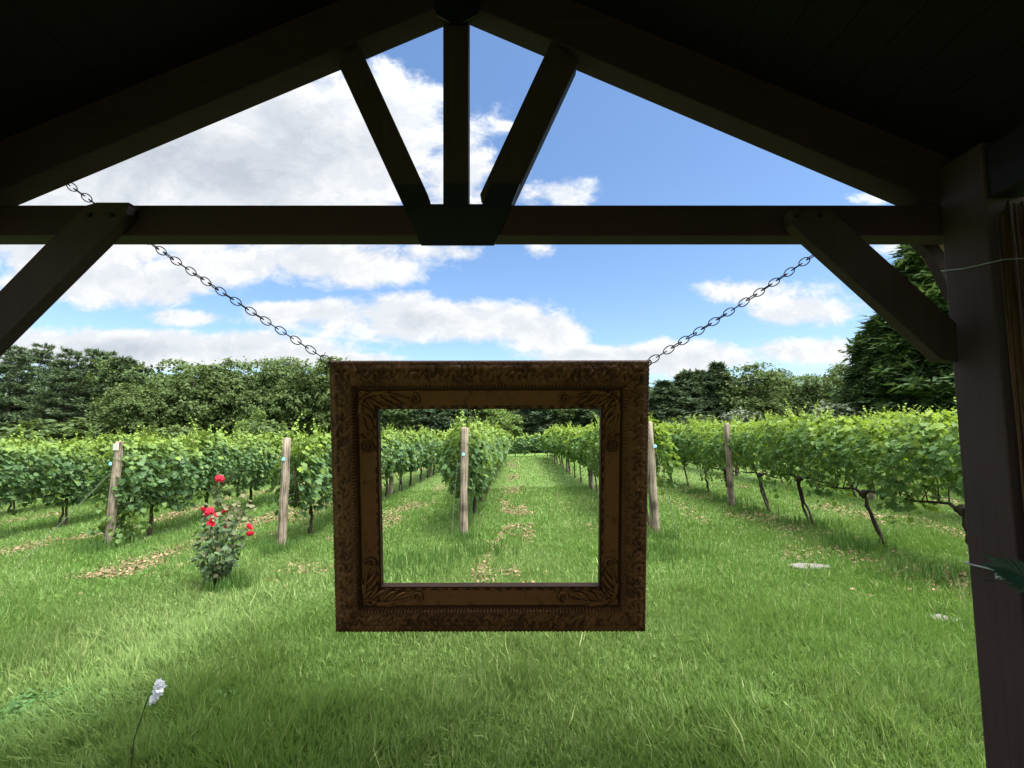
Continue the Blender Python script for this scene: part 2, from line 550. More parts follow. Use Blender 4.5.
# ------------------------------------------------------------------ ground and hill
def build_ground():
    xs = np.unique(np.concatenate([np.linspace(-30, 30, 121), [-900, -300, -120, -60, 60, 120, 300, 900]]))
    ys = np.unique(np.concatenate([np.linspace(-10, 60, 141), [-400, -100, -30, 90, 150, 300, 1200]]))
    X, Y = np.meshgrid(xs, ys)
    Z = ground(X) + 0.02 * (fbm(np.c_[X.ravel(), Y.ravel()] * 0.8, 3) - 0.5).reshape(X.shape)
    V = np.c_[X.ravel(), Y.ravel(), Z.ravel()]
    nx, ny = len(xs), len(ys)
    i = np.arange(nx * ny).reshape(ny, nx)
    F = np.stack([i[:-1, :-1], i[:-1, 1:], i[1:, 1:], i[1:, :-1]], -1).reshape(-1, 4)
    o = link('ground', np_mesh('ground', V, [F], smooth=True), M['ground'])
    tag(o, kind='structure')
build_ground()

def build_hill():
    xs = np.linspace(-500, 700, 121); ys = np.linspace(380, 620, 25)
    X, Y = np.meshgrid(xs, ys)
    env = np.sin(np.clip((Y - 380) / 240, 0, 1) * math.pi)
    prof = 46 + 26 * np.exp(-((X - 310) / 90) ** 2) - 8 * np.sin(X / 120)
    Z = prof * env * (0.86 + 0.28 * fbm(np.c_[X.ravel(), Y.ravel()] / 60, 5).reshape(X.shape)) - 2
    V = np.c_[X.ravel(), Y.ravel(), Z.ravel()]
    i = np.arange(X.size).reshape(X.shape)
    F = np.stack([i[:-1, :-1], i[:-1, 1:], i[1:, 1:], i[1:, :-1]], -1).reshape(-1, 4)
    tag(link('hill', np_mesh('hill', V, [F], smooth=True), M['hill']), kind='structure')
build_hill()

# ------------------------------------------------------------------ pavilion
Y0, Y1 = 1.70, 1.79           # the truss, near and far face
XK = P(456, 120, 1.74).x      # the king post stands on the axis of the pavilion
XPR = 1.666                   # inner face of the right-hand post
HALF = XPR - XK
SLOPE = None

def build_pavilion():
    global SLOPE
    pav = thing('pavilion', 'dark stained open timber pavilion framing the view with its gable truss and plank roof', 'pavilion', (XK, 0, 0))
    ox = XK
    q = lambda px, py, D: (P(px, py, D).x - ox, P(px, py, D).z)
    def truss(y_shift=0.0, extra=True):
        mb = MB()
        zt, zb = P(456, 205, Y0).z, P(456, 245, Y1).z
        def prism(name, poly, y0, y1, mat, bev=0.004):
            b = MB(); b.prism(poly, y0 + y_shift, y1 + y_shift)
            return b.build(name, M[mat], pav, bev)
        prism('tie_beam', [(-HALF - 0.14, zb), (HALF + 0.14, zb), (HALF + 0.14, zt), (-HALF - 0.14, zt)], Y0, Y1, 'beam_x')
        # rafters: the far lower edge is the outline one sees from below
        a = q(31, 204, Y1); b = q(442, 28, Y1); c = q(470, 25, Y1); d = q(889, 199, Y1)
        sl = 0.5 * ((b[1] - a[1]) / (b[0] - a[0]) + (c[1] - d[1]) / (d[0] - c[0]))
        apex = 0.5 * ((b[1] - sl * b[0]) + (c[1] + sl * c[0])) + sl * 0.0
        apex = 0.5 * (b[1] + sl * (0 - b[0]) + c[1] + sl * c[0])
        th = 0.215
        ex = HALF + 0.34
        prism('rafter', [(0, apex), (-ex, apex - sl * ex), (-ex, apex - sl * ex + th), (0, apex + th)], Y0 - 0.004, Y1 + 0.002, 'beam_x')
        prism('rafter', [(0, apex), (ex, apex - sl * ex), (ex, apex - sl * ex + th), (0, apex + th)], Y0 - 0.004, Y1 + 0.002, 'beam_x')
        s0, s1 = Y0 + 0.012, Y1 - 0.012
        prism('king_post', [q(443, 205, s0), q(470, 205, s1), q(470, 16, s1), q(443, 16, s0)], s0, s1, 'beam_z')
        prism('strut', [q(402, 203, s0), q(431, 203, s1), q(364, 57, s1), q(338, 64, s0)], s0, s1, 'beam_z')
        prism('strut', [q(512, 203, s0), q(481, 203, s1), q(550, 54, s1), q(578, 62, s0)], s0, s1, 'beam_z')
        # steel plate that ties the feet of the struts to the beam, and one at the peak
        pl = MB()
        D = Y0 - 0.008
        pl.prism([q(403, 204, D), q(512, 204, D), q(494, 245, D), q(421, 245, D)], D, Y0 - 0.001)
        for poly in ([(393.5, 184), (421.5, 184), (431, 204), (403, 204)], [(443.3, 183), (468.5, 183), (468.5, 204), (443.3, 204)], [(491.5, 183), (520, 183), (511.5, 204), (482, 204)]):
            pl.prism([q(x, y, D) for x, y in poly], D + 0.001, Y0 + 0.010)
        o = pl.build('steel_plate', M['black_steel'], pav); o.location.y = y_shift
        if extra:
            tp = MB()
            D = Y0 - 0.014
            tp.prism([q(428, -25, D), q(484, -25, D), q(478, 14, D), q(462, 22, D), q(450, 22, D), q(436, 14, D)], D, Y0 - 0.005)
            tp.build('steel_plate', M['black_steel'], pav)
        # knee braces, bolted on the near side of the beam
        k0, k1 = Y0 - 0.050, Y0 - 0.002
        n_, f_ = k0, k1
        L = [(-78, 370, n_), (43, 246, n_), (86, 205, n_), (96, 202, n_), (129, 202, n_), (138, 211, f_), (137, 220, f_), (113, 246, f_), (-18, 376, f_)]
        kb = prism('knee_brace', [q(*v) for v in L], k0, k1, 'beam_z')
        Rr = [(784, 230, f_), (790, 210, n_), (832, 210, n_), (867, 242, n_), (957, 323, n_), (959, 362, n_), (930, 362, f_)]
        kr = prism('knee_brace', [q(*v) for v in Rr], k0, k1, 'beam_z')
        for par, pts in ((kb, ((90, 215), (112, 215))), (kr, ((797, 216), (820, 215)))):
            for bx_, by_ in pts:
                bl = MB(); p = q(bx_, by_, k0)
                bl.tube([(p[0], k0 + 0.004 + y_shift, p[1]), (p[0], k0 - 0.007 + y_shift, p[1])], 0.0085, 10)
                bl.build('bolt', M['bolt'], par)
        return apex, sl, th, ex
    apex, sl, th, ex = truss()
    SLOPE = (apex, sl)
    YB = -4.4                                                     # the rear truss, behind the camera
    truss(YB - 1.62, False)
    zt = apex - sl * (HALF + 0.02)
    for sx in (-1, 1):
        for y0 in (1.53, YB):
            b = MB()
            x0, x1 = sorted((sx * HALF, sx * (HALF + 0.14)))
            b.box(x0, x1, y0, y0 + 0.168, -0.12, zt + 0.15)
            b.build('post', M['beam_z'], pav, 0.006)
        b = MB()
        x0, x1 = sorted((sx * (HALF + 0.012), sx * (HALF + 0.128)))
        b.box(x0, x1, YB + 0.17, 1.528, zt - 0.06, zt + 0.13)
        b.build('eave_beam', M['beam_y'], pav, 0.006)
    # roof: planks laid along the pavilion on each slope, seen from below, shingle sheet above
    yf, yr = 1.955, YB - 0.3
    for sx in (-1, 1):
        pl = MB()
        e = ex + 0.06
        n = 17
        ux, uz = 1 / math.hypot(1, sl), -sl / math.hypot(1, sl)
        run = e * math.hypot(1, sl)
        nx, nz = -uz, ux
        for i in range(n):
            t0, t1 = run * i / n + 0.0012, run * (i + 1) / n - 0.0012
            pts = []
            for t, h in ((t0, 0.003), (t1, 0.003), (t1, 0.024), (t0, 0.024)):
                pts.append((sx * (ux * t + nx * h), apex + th + uz * t + nz * h))
            pl.prism(pts, yr, yf)
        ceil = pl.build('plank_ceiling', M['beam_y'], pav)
        sh = MB()
        pts = [(sx * (ux * t + nx * h), apex + th + uz * t + nz * h) for t, h in ((0.0, 0.028), (run + 0.02, 0.028), (run + 0.02, 0.06), (-0.0, 0.06))]
        sh.prism(pts, yr - 0.02, yf + 0.012)
        sh.build('roof_cover', M['black_steel'], pav)
    rb = MB(); rb.box(-0.028, 0.028, yr, Y0 - 0.02, apex + 0.05, apex + th + 0.0)
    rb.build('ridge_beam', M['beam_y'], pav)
    # curved bracket beyond the right post, with a board behind it coloured as sunlit
    br = MB()
    br.prism([q(x, y, 1.84) for x, y in ((900, 236), (922, 238), (934, 247), (950, 268), (950, 300), (938, 276), (928, 257), (914, 243))], 1.82, 1.86)
    br.build('outer_brace', M['beam_x'], pav)
    bd = MB()
    bd.prism([q(x, y, 1.88) for x, y in ((912, 236), (956, 236), (956, 310))], 1.87, 1.89)
    bd.build('bracket_board', M['tan_wood'], pav)
    dk = MB()
    w = (2 * HALF + 0.5) / 26
    for i in range(26):
        dk.box(-HALF - 0.25 + i * w + 0.003, -HALF - 0.25 + (i + 1) * w - 0.003, YB - 0.2, 1.86, -0.02, 0.045)
    dk.build('floor_deck', M['deck'], pav)
    return pav
build_pavilion()

# ------------------------------------------------------------------ hanging picture frame
def frame_basis():
    DT = 1.875
    tl, tr = P(330, 362, DT), P(648, 359, DT)
    wt = (tr - tl).length
    DB = DT
    for _ in range(30):
        bl, br_ = P(338, 628, DB), P(645, 630, DB)
        DB *= wt / (br_ - bl).length
    bl, br_ = P(338, 628, DB), P(645, 630, DB)
    c = (tl + tr + bl + br_) / 4
    ex = ((tr - tl) + (br_ - bl)).normalized()
    up = ((tl - bl) + (tr - br_)); H = up.length / 2
    up = (up - ex * up.dot(ex)).normalized()
    ey = up.cross(ex)
    mtx = Matrix.Translation(c) @ Matrix((ex, ey, up)).transposed().to_4x4()
    return mtx, wt, H, DB

FM, FW, FH, FDB = frame_basis()
print('frame', FW, FH, FDB)

def build_frame():
    fr = thing('picture_frame', 'ornate carved brown wooden picture frame hanging from two chains', 'picture frame')
    fr.matrix_world = FM
    k = FW / 318.0
    BW, PW = 28 * k, 19.2 * k
    hw, hh = FW / 2, FH / 2
    step = 0.0027
    def grid(e0, e1, hfun, name, mat):
        """a band of the frame between e0 and e1 from its outer edge, as carved relief"""
        nx, nz = int(FW / step), int(FH / step)
        xs = np.linspace(-hw, hw, nx + 1); zs = np.linspace(-hh, hh, nz + 1)
        X, Z = np.meshgrid(xs, zs)
        E = np.minimum(hw - np.abs(X), hh - np.abs(Z))
        horiz = (hh - np.abs(Z)) < (hw - np.abs(X))
        S = np.where(horiz, X, Z)
        Hh, rel = hfun(X, Z, E, S)
        i = np.arange(X.size).reshape(X.shape)
        F = np.stack([i[:-1, :-1], i[:-1, 1:], i[1:, 1:], i[1:, :-1]], -1).reshape(-1, 4)
        ec = E.ravel()[F].mean(1)
        F = F[(ec >= e0) & (ec <= e1)]
        used, inv = np.unique(F, return_inverse=True)
        F = inv.reshape(-1, 4)
        V = np.c_[X.ravel()[used], -Hh.ravel()[used], Z.ravel()[used]]
        return link(name, np_mesh(name, V, [F], {'relief': rel.ravel()[used]}, smooth=True), M[mat], fr)
    def carve(X, Z, E, S):
        e = np.clip(E / BW, 0, 1)
        pts = np.c_[X.ravel(), Z.ravel()]
        nz = fbm(pts * 70, 9, 3).reshape(X.shape) - 0.5
        nz2 = fbm(pts * 28, 19, 2).reshape(X.shape) - 0.5
        prof = 0.024 + 0.030 * np.sin(np.clip(e, 0, 1) ** 0.8 * math.pi * 0.62)
        prof = np.where(e > 0.93, 0.030, prof)
        prof = np.where(e < 0.035, 0.012 + 0.3 * e, prof)
        # running scrolls: curled leaves, one every 7 cm
        ph = 2 * math.pi * S / 0.054
        cx = ((S / 0.054) % 1.0 - 0.5) * 0.054 / BW * 1.0
        ey = e - 0.48
        r = np.sqrt(cx ** 2 + ey ** 2); th = np.arctan2(ey, cx)
        spiral = np.sin(3 * th + 26 * r + 1.3 * np.sin(ph))
        band = np.sin(np.clip((e - 0.08) / 0.8, 0, 1) * math.pi)
        rel = (0.5 * spiral + 2.6 * nz + 1.6 * nz2) * band
        beads = np.where((e > 0.86) & (e < 0.945), 0.9 * np.sin(2 * math.pi * S / 0.014), 0)
        rope = np.where(e < 0.11, 0.7 * np.sin(2 * math.pi * (S / 0.018 + e * 4)), 0)
        t = rel + beads + rope
        mitre = np.clip(1 - np.abs((hw - np.abs(X)) - (hh - np.abs(Z))) / 0.003, 0, 1)
        wear = fbm(pts * 9, 61, 3).reshape(X.shape)
        return prof + 0.0055 * t - 0.003 * mitre, np.clip(0.48 + 0.30 * t + 0.5 * (wear - 0.5) - 0.4 * mitre, 0, 1) * np.where(e > 0.945, 0.3, 1)  # second value drives the tint: hollows and inner rim shaded by colour
    W = PW
    def scroll_pts(L):
        """an S-scroll with curled leaves along one arm of a corner: (along, across, half width)"""
        out = []
        for i in range(60):
            t = i / 59
            if t < 0.6:
                u = t / 0.6
                out.append((0.15 * W + (L - 0.42 * W) * u, W * (0.52 - 0.27 * math.sin(u * math.pi + 0.2)), 0.060 * W * (0.6 + 0.6 * math.sin(u * math.pi))))
            else:
                u = (t - 0.6) / 0.4
                a_ = -math.pi / 2 + u * 2.4 * math.pi
                r_ = 0.34 * W * (1 - 0.78 * u)
                out.append((L - 0.27 * W + r_ * math.cos(a_), 0.54 * W + r_ * math.sin(a_), 0.062 * W))
        for (s0, s1, n0, n1, bend) in ((0.20, 0.46, 0.50, 0.88, 0.10), (0.36, 0.62, 0.36, 0.84, 0.12), (0.50, 0.78, 0.34, 0.80, 0.10), (0.16, 0.40, 0.42, 0.12, -0.06), (0.06, 0.22, 0.55, 0.92, 0.05), (0.30, 0.56, 0.28, 0.10, -0.03)):
            for i in range(16):
                u = i / 15
                out.append((L * (s0 + (s1 - s0) * u), W * (n0 + (n1 - n0) * u + bend * math.sin(u * math.pi)), 0.095 * W * math.sin(min(1, 0.15 + u) * math.pi * 0.93) + 0.01 * W))
        return np.array(out)
    SH, SV = scroll_pts(3.2 * W), scroll_pts(2.6 * W)
    def panel(X, Z, E, S):
        e = np.clip((E - BW) / PW, 0, 1)
        pts = np.c_[X.ravel(), Z.ravel()]
        nz = fbm(pts * np.array([40.0, 40.0]), 4, 3).reshape(X.shape) - 0.5
        prof = 0.036 - 0.012 * e
        prof = np.where(e < 0.07, 0.027, prof)
        lip = e > 0.88
        prof = np.where(lip, 0.029 + 0.0025 * np.sin(2 * math.pi * S / 0.045), prof)
        rel = 0.62 + 0.5 * nz - np.where(lip, 0.22, 0) + np.where(lip, 0.14 * np.sin(2 * math.pi * S / 0.045), 0)
        rel = np.where(e < 0.09, 0.1, rel)
        # carving: distance along and across from the outer corner of the panel
        cx, cz = hw - BW - np.abs(X), hh - BW - np.abs(Z)
        hgt, edge = np.zeros(X.shape), np.zeros(X.shape)
        box = (cx < 3.4 * W) & (cz < 3.0 * W) & (np.minimum(cx, cz) < W) & (np.minimum(cx, cz) > 0)
        idx = np.nonzero(box)
        for arr, (p_, n_) in ((SH, (cx[idx], cz[idx])), (SV, (cz[idx], cx[idx]))):
            best = np.full(len(p_), 9.0)
            for (sx_, sn_, wd_) in arr:
                best = np.minimum(best, np.sqrt((p_ - sx_) ** 2 + (n_ - sn_) ** 2) / wd_)
            hgt[idx] = np.maximum(hgt[idx], np.sqrt(np.clip(1 - best ** 2, 0, 1)))
            edge[idx] = np.maximum(edge[idx], np.clip(1 - np.abs(best - 1.15) / 0.4, 0, 1))
        prof = prof + 0.011 * hgt - 0.003 * edge
        rel = np.where(hgt > 0.05, 0.34 + 0.34 * hgt + 0.4 * nz, rel) - 0.50 * edge  # carving shaded in colour: raised parts lighter, outlines darker
        mitre = np.clip(1 - np.abs(cx - cz) / 0.0028, 0, 1) * (hgt < 0.3)
        return prof + 0.002 * nz - 0.002 * mitre, np.clip(rel - 0.4 * mitre, 0, 1)
    grid(-1, BW, carve, 'outer_moulding', 'carved')
    grid(BW, BW + PW, panel, 'inner_panel', 'panel')
    # body behind the relief
    bd = MB()
    i1x, i1z = hw - BW - PW, hh - BW - PW
    e = 0.0015
    for (x0, x1, z0, z1) in ((-hw + e, hw - e, i1z + 0.002, hh - e), (-hw + e, hw - e, -hh + e, -i1z - 0.002), (-hw + e, -i1x - 0.002, -i1z + 0.002, i1z - 0.002), (i1x + 0.002, hw - e, -i1z + 0.002, i1z - 0.002)):
        bd.box(x0, x1, -0.013, 0.022, z0, z1)
    bd.build('back_board', M['beam_x'], fr)
    # inner edge of the opening
    ed = MB()
    for (x0, x1, z0, z1) in ((-i1x, i1x, i1z - 0.004, i1z + 0.0015), (-i1x, i1x, -i1z - 0.0015, -i1z + 0.004)):
        ed.box(x0, x1, -0.026, 0.010, z0, z1)
    for (x0, x1) in ((-i1x - 0.0015, -i1x + 0.004), (i1x - 0.004, i1x + 0.0015)):
        ed.box(x0, x1, -0.0255, 0.0095, -i1z + 0.0045, i1z - 0.0045)
    ed.build('inner_edge', M['panel'], fr)
    for sx in (-1, 1):
        mb = MB()
        x0 = sx * (hw - BW - 0.5 * PW); zz = hh - BW - 2.95 * PW
        for r, tr_ in ((0.30 * PW, 0.005), (0.12 * PW, 0.006)):
            mb.ring((x0, -0.033, zz), (1, 0, 0), (0, 0, 1), r, tr_, 22, 6)
        mb.build('rosette', M['carved_light'], fr, smooth=True)
    for sx in (-1, 1):
        mb = MB()
        mb.ring((sx * (hw + 0.004), 0.012, hh - 0.010), (1, 0, 0), (0, 0, 1), 0.011, 0.003, 16, 6)
        mb.build('eye_ring', M['chain_steel'], fr, smooth=True)
    return fr
M['carved_light'] = mat_plain('carved_scroll_wood', (0.075, 0.028, 0.009), 0.6, 0.2, 0, 0.35, 60)
frame = build_frame()

def build_chain(corner, ends, label):
    """oval links from a top corner of the frame up to the outer side of the truss"""
    a = FM @ Vector((corner * (FW / 2 + 0.010), 0.012, FH / 2 - 0.004))
    b = ends
    ch = thing('chain', label, 'chain', a, group='chains holding the picture frame')
    L = (b - a).length
    n = int(round(L / 0.0385))
    pts = []
    for i in range(n + 1):
        t = i / n
        p = a.lerp(b, t); p.z -= 0.012 * L * math.sin(math.pi * t)
        pts.append(p)
    me = None
    for i in range(n):
        p, q_ = pts[i], pts[i + 1]
        d = (q_ - p).normalized()
        side = d.cross(Vector((0, -1, 0))).normalized()
        fwd = side.cross(d)
        ang = R(random.uniform(-14, 14)) + (0 if i % 2 == 0 else R(84))
        s = side * math.cos(ang) + fwd * math.sin(ang)
        if me is None:
            mb = MB(); mb.ring((0, 0, 0), (0.0255, 0, 0), (0, 0.0145, 0), 1.0, 0.0024, 20, 6)
            o = mb.build('link', M['chain_steel'], ch, smooth=True); me = o.data
        else:
            o = link('link', me, None, ch)
        nrm = d.cross(s)
        o.matrix_local = Matrix.Translation((p + q_) / 2 - a) @ Matrix((d, s, nrm)).transposed().to_4x4()
    hk = MB()
    hk.tube([b - a + Vector((0, 0.03, 0.012)), b - a + Vector((0, 0.012, 0.006)), b - a + Vector((0, 0, 0.0)), b - a + Vector((0, -0.016, 0.004)), b - a + Vector((0, -0.04, 0.004))], 0.0035, 6)
    hk.build('hook', M['chain_steel'], ch, smooth=True)
build_chain(-1, P(46, 168, Y1 + 0.035), 'rusty oval link chain slanting up left from the frame past the beam')
build_chain(1, P(861, 222, Y1 + 0.035), 'rusty oval link chain slanting up right from the frame behind the knee brace')

# ------------------------------------------------------------------ reed screen, ties, plastic frond
def build_reeds():
    ztop = P(1003, 202, 1.46).z
    path = [Vector((1.690, 1.515, 0)), Vector((1.80, 1.505, 0)), Vector((1.825, 1.42, 0)), Vector((1.835, 1.0, 0)), Vector((1.835, -2.4, 0))]
    mb = MB()
    s = 0.0
    seglen = [(path[i + 1] - path[i]).length for i in range(4)]
    tot = sum(seglen)
    k = 0
    while s < tot:
        t, i = s, 0
        while i < 3 and t > seglen[i]:
            t -= seglen[i]; i += 1
        p = path[i].lerp(path[i + 1], t / seglen[i])
        r = random.uniform(0.0025, 0.005)
        h = ztop + random.uniform(-0.03, 0.03)
        dx, dy = random.uniform(-.004, .004), random.uniform(-.004, .004)
        mb.tube([(p.x + dx, p.y + dy, 0.05), (p.x + random.uniform(-.005, .005), p.y + random.uniform(-.005, .005), h * 0.5), (p.x + random.uniform(-.007, .007), p.y + random.uniform(-.007, .007), h)], [r, r, r * 0.8], 5)
        s += r * random.uniform(1.0, 1.4); k += 1
    o = mb.build('reed_screen', M['reed'], None, smooth=True)
    tag(o, 'brown reed screen standing on edge against the near side of the right post', 'reed screen')
    return ztop
build_reeds()

def build_ties():
    e = 0.006
    a = P(941, 271, 1.705); b = P(985, 262.5, 1.524)
    mb = MB()
    mb.tube([(1.81, 1.704, a.z - 0.01), (1.664 - e, 1.704, a.z), (1.660, 1.62, (a.z + b.z) / 2 - 0.004), (1.664 - e, 1.524, b.z), (1.684, 1.508, b.z + 0.004), (1.75, 1.496, b.z + 0.004), (1.84, 1.480, b.z + 0.006)], 0.0021, 6)
    tag(mb.build('cable_tie', M['tie'], None), 'thin white wire tie around the upper post and reed screen', 'tie')
    a = P(969, 563, 1.705); b = P(1002, 577, 1.524)
    root = thing('cable_tie', 'white plastic cable tie with a square head around the lower post', 'tie', tuple(b))
    mb = MB()
    off = Vector(b)
    mb.tube([Vector(p) - off for p in ((1.81, 1.704, a.z + 0.01), (1.664 - e, 1.704, a.z), (1.660, 1.62, (a.z + b.z) / 2 + 0.002), (1.664 - e, 1.524, b.z), (1.684, 1.508, b.z - 0.02), (1.75, 1.496, b.z - 0.03), (1.84, 1.480, b.z - 0.03))], 0.0034, 6)
    mb.build('strap', M['tie'], root)
    hd = MB(); hd.box(-0.012, 0.004, -0.008, 0.012, -0.008, 0.008)
    hd.build('head', M['tie'], root, 0.002)
    tl = MB(); tl.tube([(-0.008, -0.002, 0), (-0.03, -0.004, -0.012), (-0.062, 0.002, -0.010)], 0.0016, 6)
    tl.build('tail', M['bolt'], root)
build_ties()

def build_frond():
    base = P(1062, 592, 1.38)
    tip = P(1000, 566, 1.42)
    root = thing('palm_frond', 'green plastic fern frond stuck behind the white cable tie on the post', 'plastic frond', tuple(base))
    ax = (tip - base); L = ax.length; d = ax.normalized()
    mb = MB(); mb.tube([(0, 0, 0), tuple(ax * 0.5 + Vector((0, 0, 0.006))), tuple(ax)], [0.003, 0.0025, 0.001], 6)
    mb.build('stalk', M['stem'], root)
    tmpl = [(-0.5, 0, 0), (0.5, 0, 0), (0.45, 0.6, 0.03), (0, 1, 0), (-0.45, 0.6, 0.03)]
    pos, nr, tp, sz, wd = [], [], [], [], []
    view = Vector((-0.4, -0.9, 0.25)).normalized()
    side = d.cross(view).normalized()
    for i in range(44):
        t = i / 43
        for s in (-1, 1):
            p = ax * (0.12 + 0.88 * t)
            pos.append(p); nr.append(view + Vector((random.uniform(-.2, .2),) * 3))
            tp.append(side * s * (1.0 - 0.55 * t) + d * (0.45 + 0.9 * t))
            sz.append(0.075 * (1 - 0.35 * t) * random.uniform(.85, 1.1)); wd.append(0.0065)
    A = lambda x: np.array([tuple(v) for v in x])
    V, F, k = scatter(tmpl, [(0, 1, 2, 3, 4)], A(pos), A(nr), A(tp), np.array(sz), np.array(wd))
    link('leaflets', np_mesh('leaflets', V, F), M['frond'], root)
build_frond()

# ------------------------------------------------------------------ vineyard
# one grape leaf: five lobes, folded a little along the midrib
GL = [(0, 0, 0), (0.28, -0.10, 0.05), (0.50, 0.12, 0.10), (0.36, 0.30, 0.07), (0.54, 0.56, 0.10), (0.26, 0.62, 0.04), (0.0, 1.0, -0.06),
      (-0.26, 0.62, 0.04), (-0.54, 0.56, 0.10), (-0.36, 0.30, 0.07), (-0.50, 0.12, 0.10), (-0.28, -0.10, 0.05)]
GF = [(0, 1, 2, 3), (0, 3, 4, 5), (0, 5, 6), (0, 6, 7), (0, 7, 8, 9), (0, 9, 10, 11)]
GLS = [(0, 0, 0), (0.5, 0.1, 0.1), (0.5, 0.58, 0.1), (0, 1, -0.06), (-0.5, 0.58, 0.1), (-0.5, 0.1, 0.1)]
GFS = [(0, 1, 2, 3), (0, 3, 4, 5)]

def vine_foliage(name, seed, n, zlo, zhi, size, simple=False, droop=False, halflen=0.86, thick=0.30, ragged=1.0):
    g = np.random.default_rng(seed)
    y = np.where(g.random(n) < 0.62, (g.beta(1.9, 1.9, n) * 2 - 1) * halflen, g.uniform(-halflen, halflen, n))
    # leaves hang on shoots that rise from the cordon; a wall of leaves with a loose top and a ragged underside
    top = zhi - 0.16 * np.abs(y / halflen) ** 2.5 + 0.32 * (fbm(np.c_[y * 3.4, y * 0 + seed], seed, 3) - 0.5) * 2
    bot = zlo + 0.26 * ragged * (fbm(np.c_[y * 2.6 + 50, y * 0 + seed], seed + 5, 3) - 0.5) * 2
    u = g.beta(1.15, 1.05, n)
    z = bot + (top - bot) * u
    w = thick * (0.55 + 0.75 * np.sin(np.clip(u, 0.05, 0.95) * math.pi) ** 0.7) * (0.75 + 0.5 * fbm(np.c_[y * 2.4, z * 2.4], seed + 9, 3))
    side = np.sign(g.uniform(-1, 1, n))
    x = side * w * g.uniform(0.12, 1.0, n) ** 0.65
    nr = np.c_[side * 0.8 + g.normal(0, 0.4, n), g.normal(0, 0.6, n), 0.55 + 0.5 * u + g.normal(0, 0.45, n)]
    tp = np.c_[side * 0.5, g.normal(0, 0.75, n), -0.8 + g.normal(0, 0.5, n)]
    age = np.clip((u - 0.70) / 0.30, 0, 1) ** 1.3 * 0.55 + (g.random(n) < 0.09) * g.uniform(0.2, 0.7, n)
    pos = np.c_[x, y, z]
    sz = size * g.uniform(0.5, 1.25, n)
    # shoots that stick out of the top and a few that trail
    P2, N2, T2, S2, A2 = [], [], [], [], []
    for i in range(int(18 if not simple else 10)):
        yy = g.uniform(-halflen, halflen); xx = g.normal(0, 0.12)
        h = g.uniform(0.14, 0.42) * (1.25 if g.random() < 0.15 else 0.8)
        lean = g.normal(0, 0.35, 2)
        m = int(4 + h * 16)
        for j in range(m):
            t = (j + 1) / m
            P2.append((xx + lean[0] * h * t * t, yy + lean[1] * h * t * t, zhi - 0.05 + h * t))
            a = g.uniform(0, 2 * math.pi)
            N2.append((math.cos(a) * 0.7, math.sin(a) * 0.7, 0.7)); T2.append((math.cos(a), math.sin(a), -0.15))
            S2.append(size * (1.0 - 0.62 * t) * g.uniform(0.8, 1.15)); A2.append(0.45 + 0.45 * t * g.uniform(0.6, 1))
    if droop:
        for i in range(420):
            t = g.random() ** 1.2
            P2.append((g.normal(0.05, 0.15), -halflen + 0.20 + g.normal(0, 0.15), 0.05 + (zlo + 0.1) * t))
            a = g.uniform(0, 2 * math.pi)
            N2.append((math.cos(a), math.sin(a), 0.6)); T2.append((math.cos(a) * .4, math.sin(a) * .4, -1))
            S2.append(size * g.uniform(0.6, 1.0)); A2.append(0.35 * g.random())
    pos = np.concatenate([pos, P2]); nr = np.concatenate([nr, N2]); tp = np.concatenate([tp, T2]); sz = np.concatenate([sz, S2]); age = np.concatenate([age, A2])
    V, F, k = scatter(GLS if simple else GL, GFS if simple else GF, pos, nr, tp, sz)
    return np_mesh(name, V, F, {'age': np.repeat(age, k)})

def vine_trunk(name, seed, lean, double, zc):
    g = random.Random(seed)
    mb = MB()
    for d in range(2 if double else 1):
        ln = lean + g.uniform(-0.10, 0.10) + 0.05 * d
        ox = g.uniform(-0.03, 0.03)
        pts, rad = [], []
        for i in range(10):
            t = i / 9
            pts.append((ox + 0.05 * d * (1 - t) + g.uniform(-0.014, 0.014), -ln * (1 - t) ** 1.4 + g.uniform(-0.014, 0.014) + 0.05 * d * (1 - t), -0.06 + (zc + 0.06) * t))
            rad.append((0.038 - 0.012 * t) * g.uniform(0.85, 1.2) * (0.58 if double else 0.9))
        mb.tube(pts, rad, 7)
    mb.tube([(-.02, -.04, zc - .05), (0.01, 0.0, zc + .03), (0.0, 0.05, zc - .02)], [0.03, 0.05, 0.03], 7)
    for s in (-1, 1):
        pts = [(0, 0, zc - 0.02)]; rad = [0.026]
        for i in range(1, 7):
            pts.append((g.uniform(-0.02, 0.02), s * 0.13 * i, zc + 0.04 + 0.02 * math.sin(i) + g.uniform(-0.012, 0.012))); rad.append(0.022 - 0.0018 * i)
        mb.tube(pts, rad, 6)
        for i in range(1, 6):
            p = pts[i]
            top = Vector((p[0] + g.uniform(-.14, .14), p[1] + g.uniform(-.18, .18), zc + g.uniform(0.35, 0.7)))
            mid = Vector(p).lerp(top, 0.5) + Vector((g.uniform(-.06, .06), g.uniform(-.05, .05), 0))
            mb.tube([p, mid, top], [0.008, 0.006, 0.004], 5)
    me = bpy.data.meshes.new(name)
    me.from_pydata(mb.v, [], mb.f); me.update()
    me.polygons.foreach_set('use_smooth', np.ones(len(me.polygons), dtype=bool))
    me.materials.append(M['bark'])
    return me

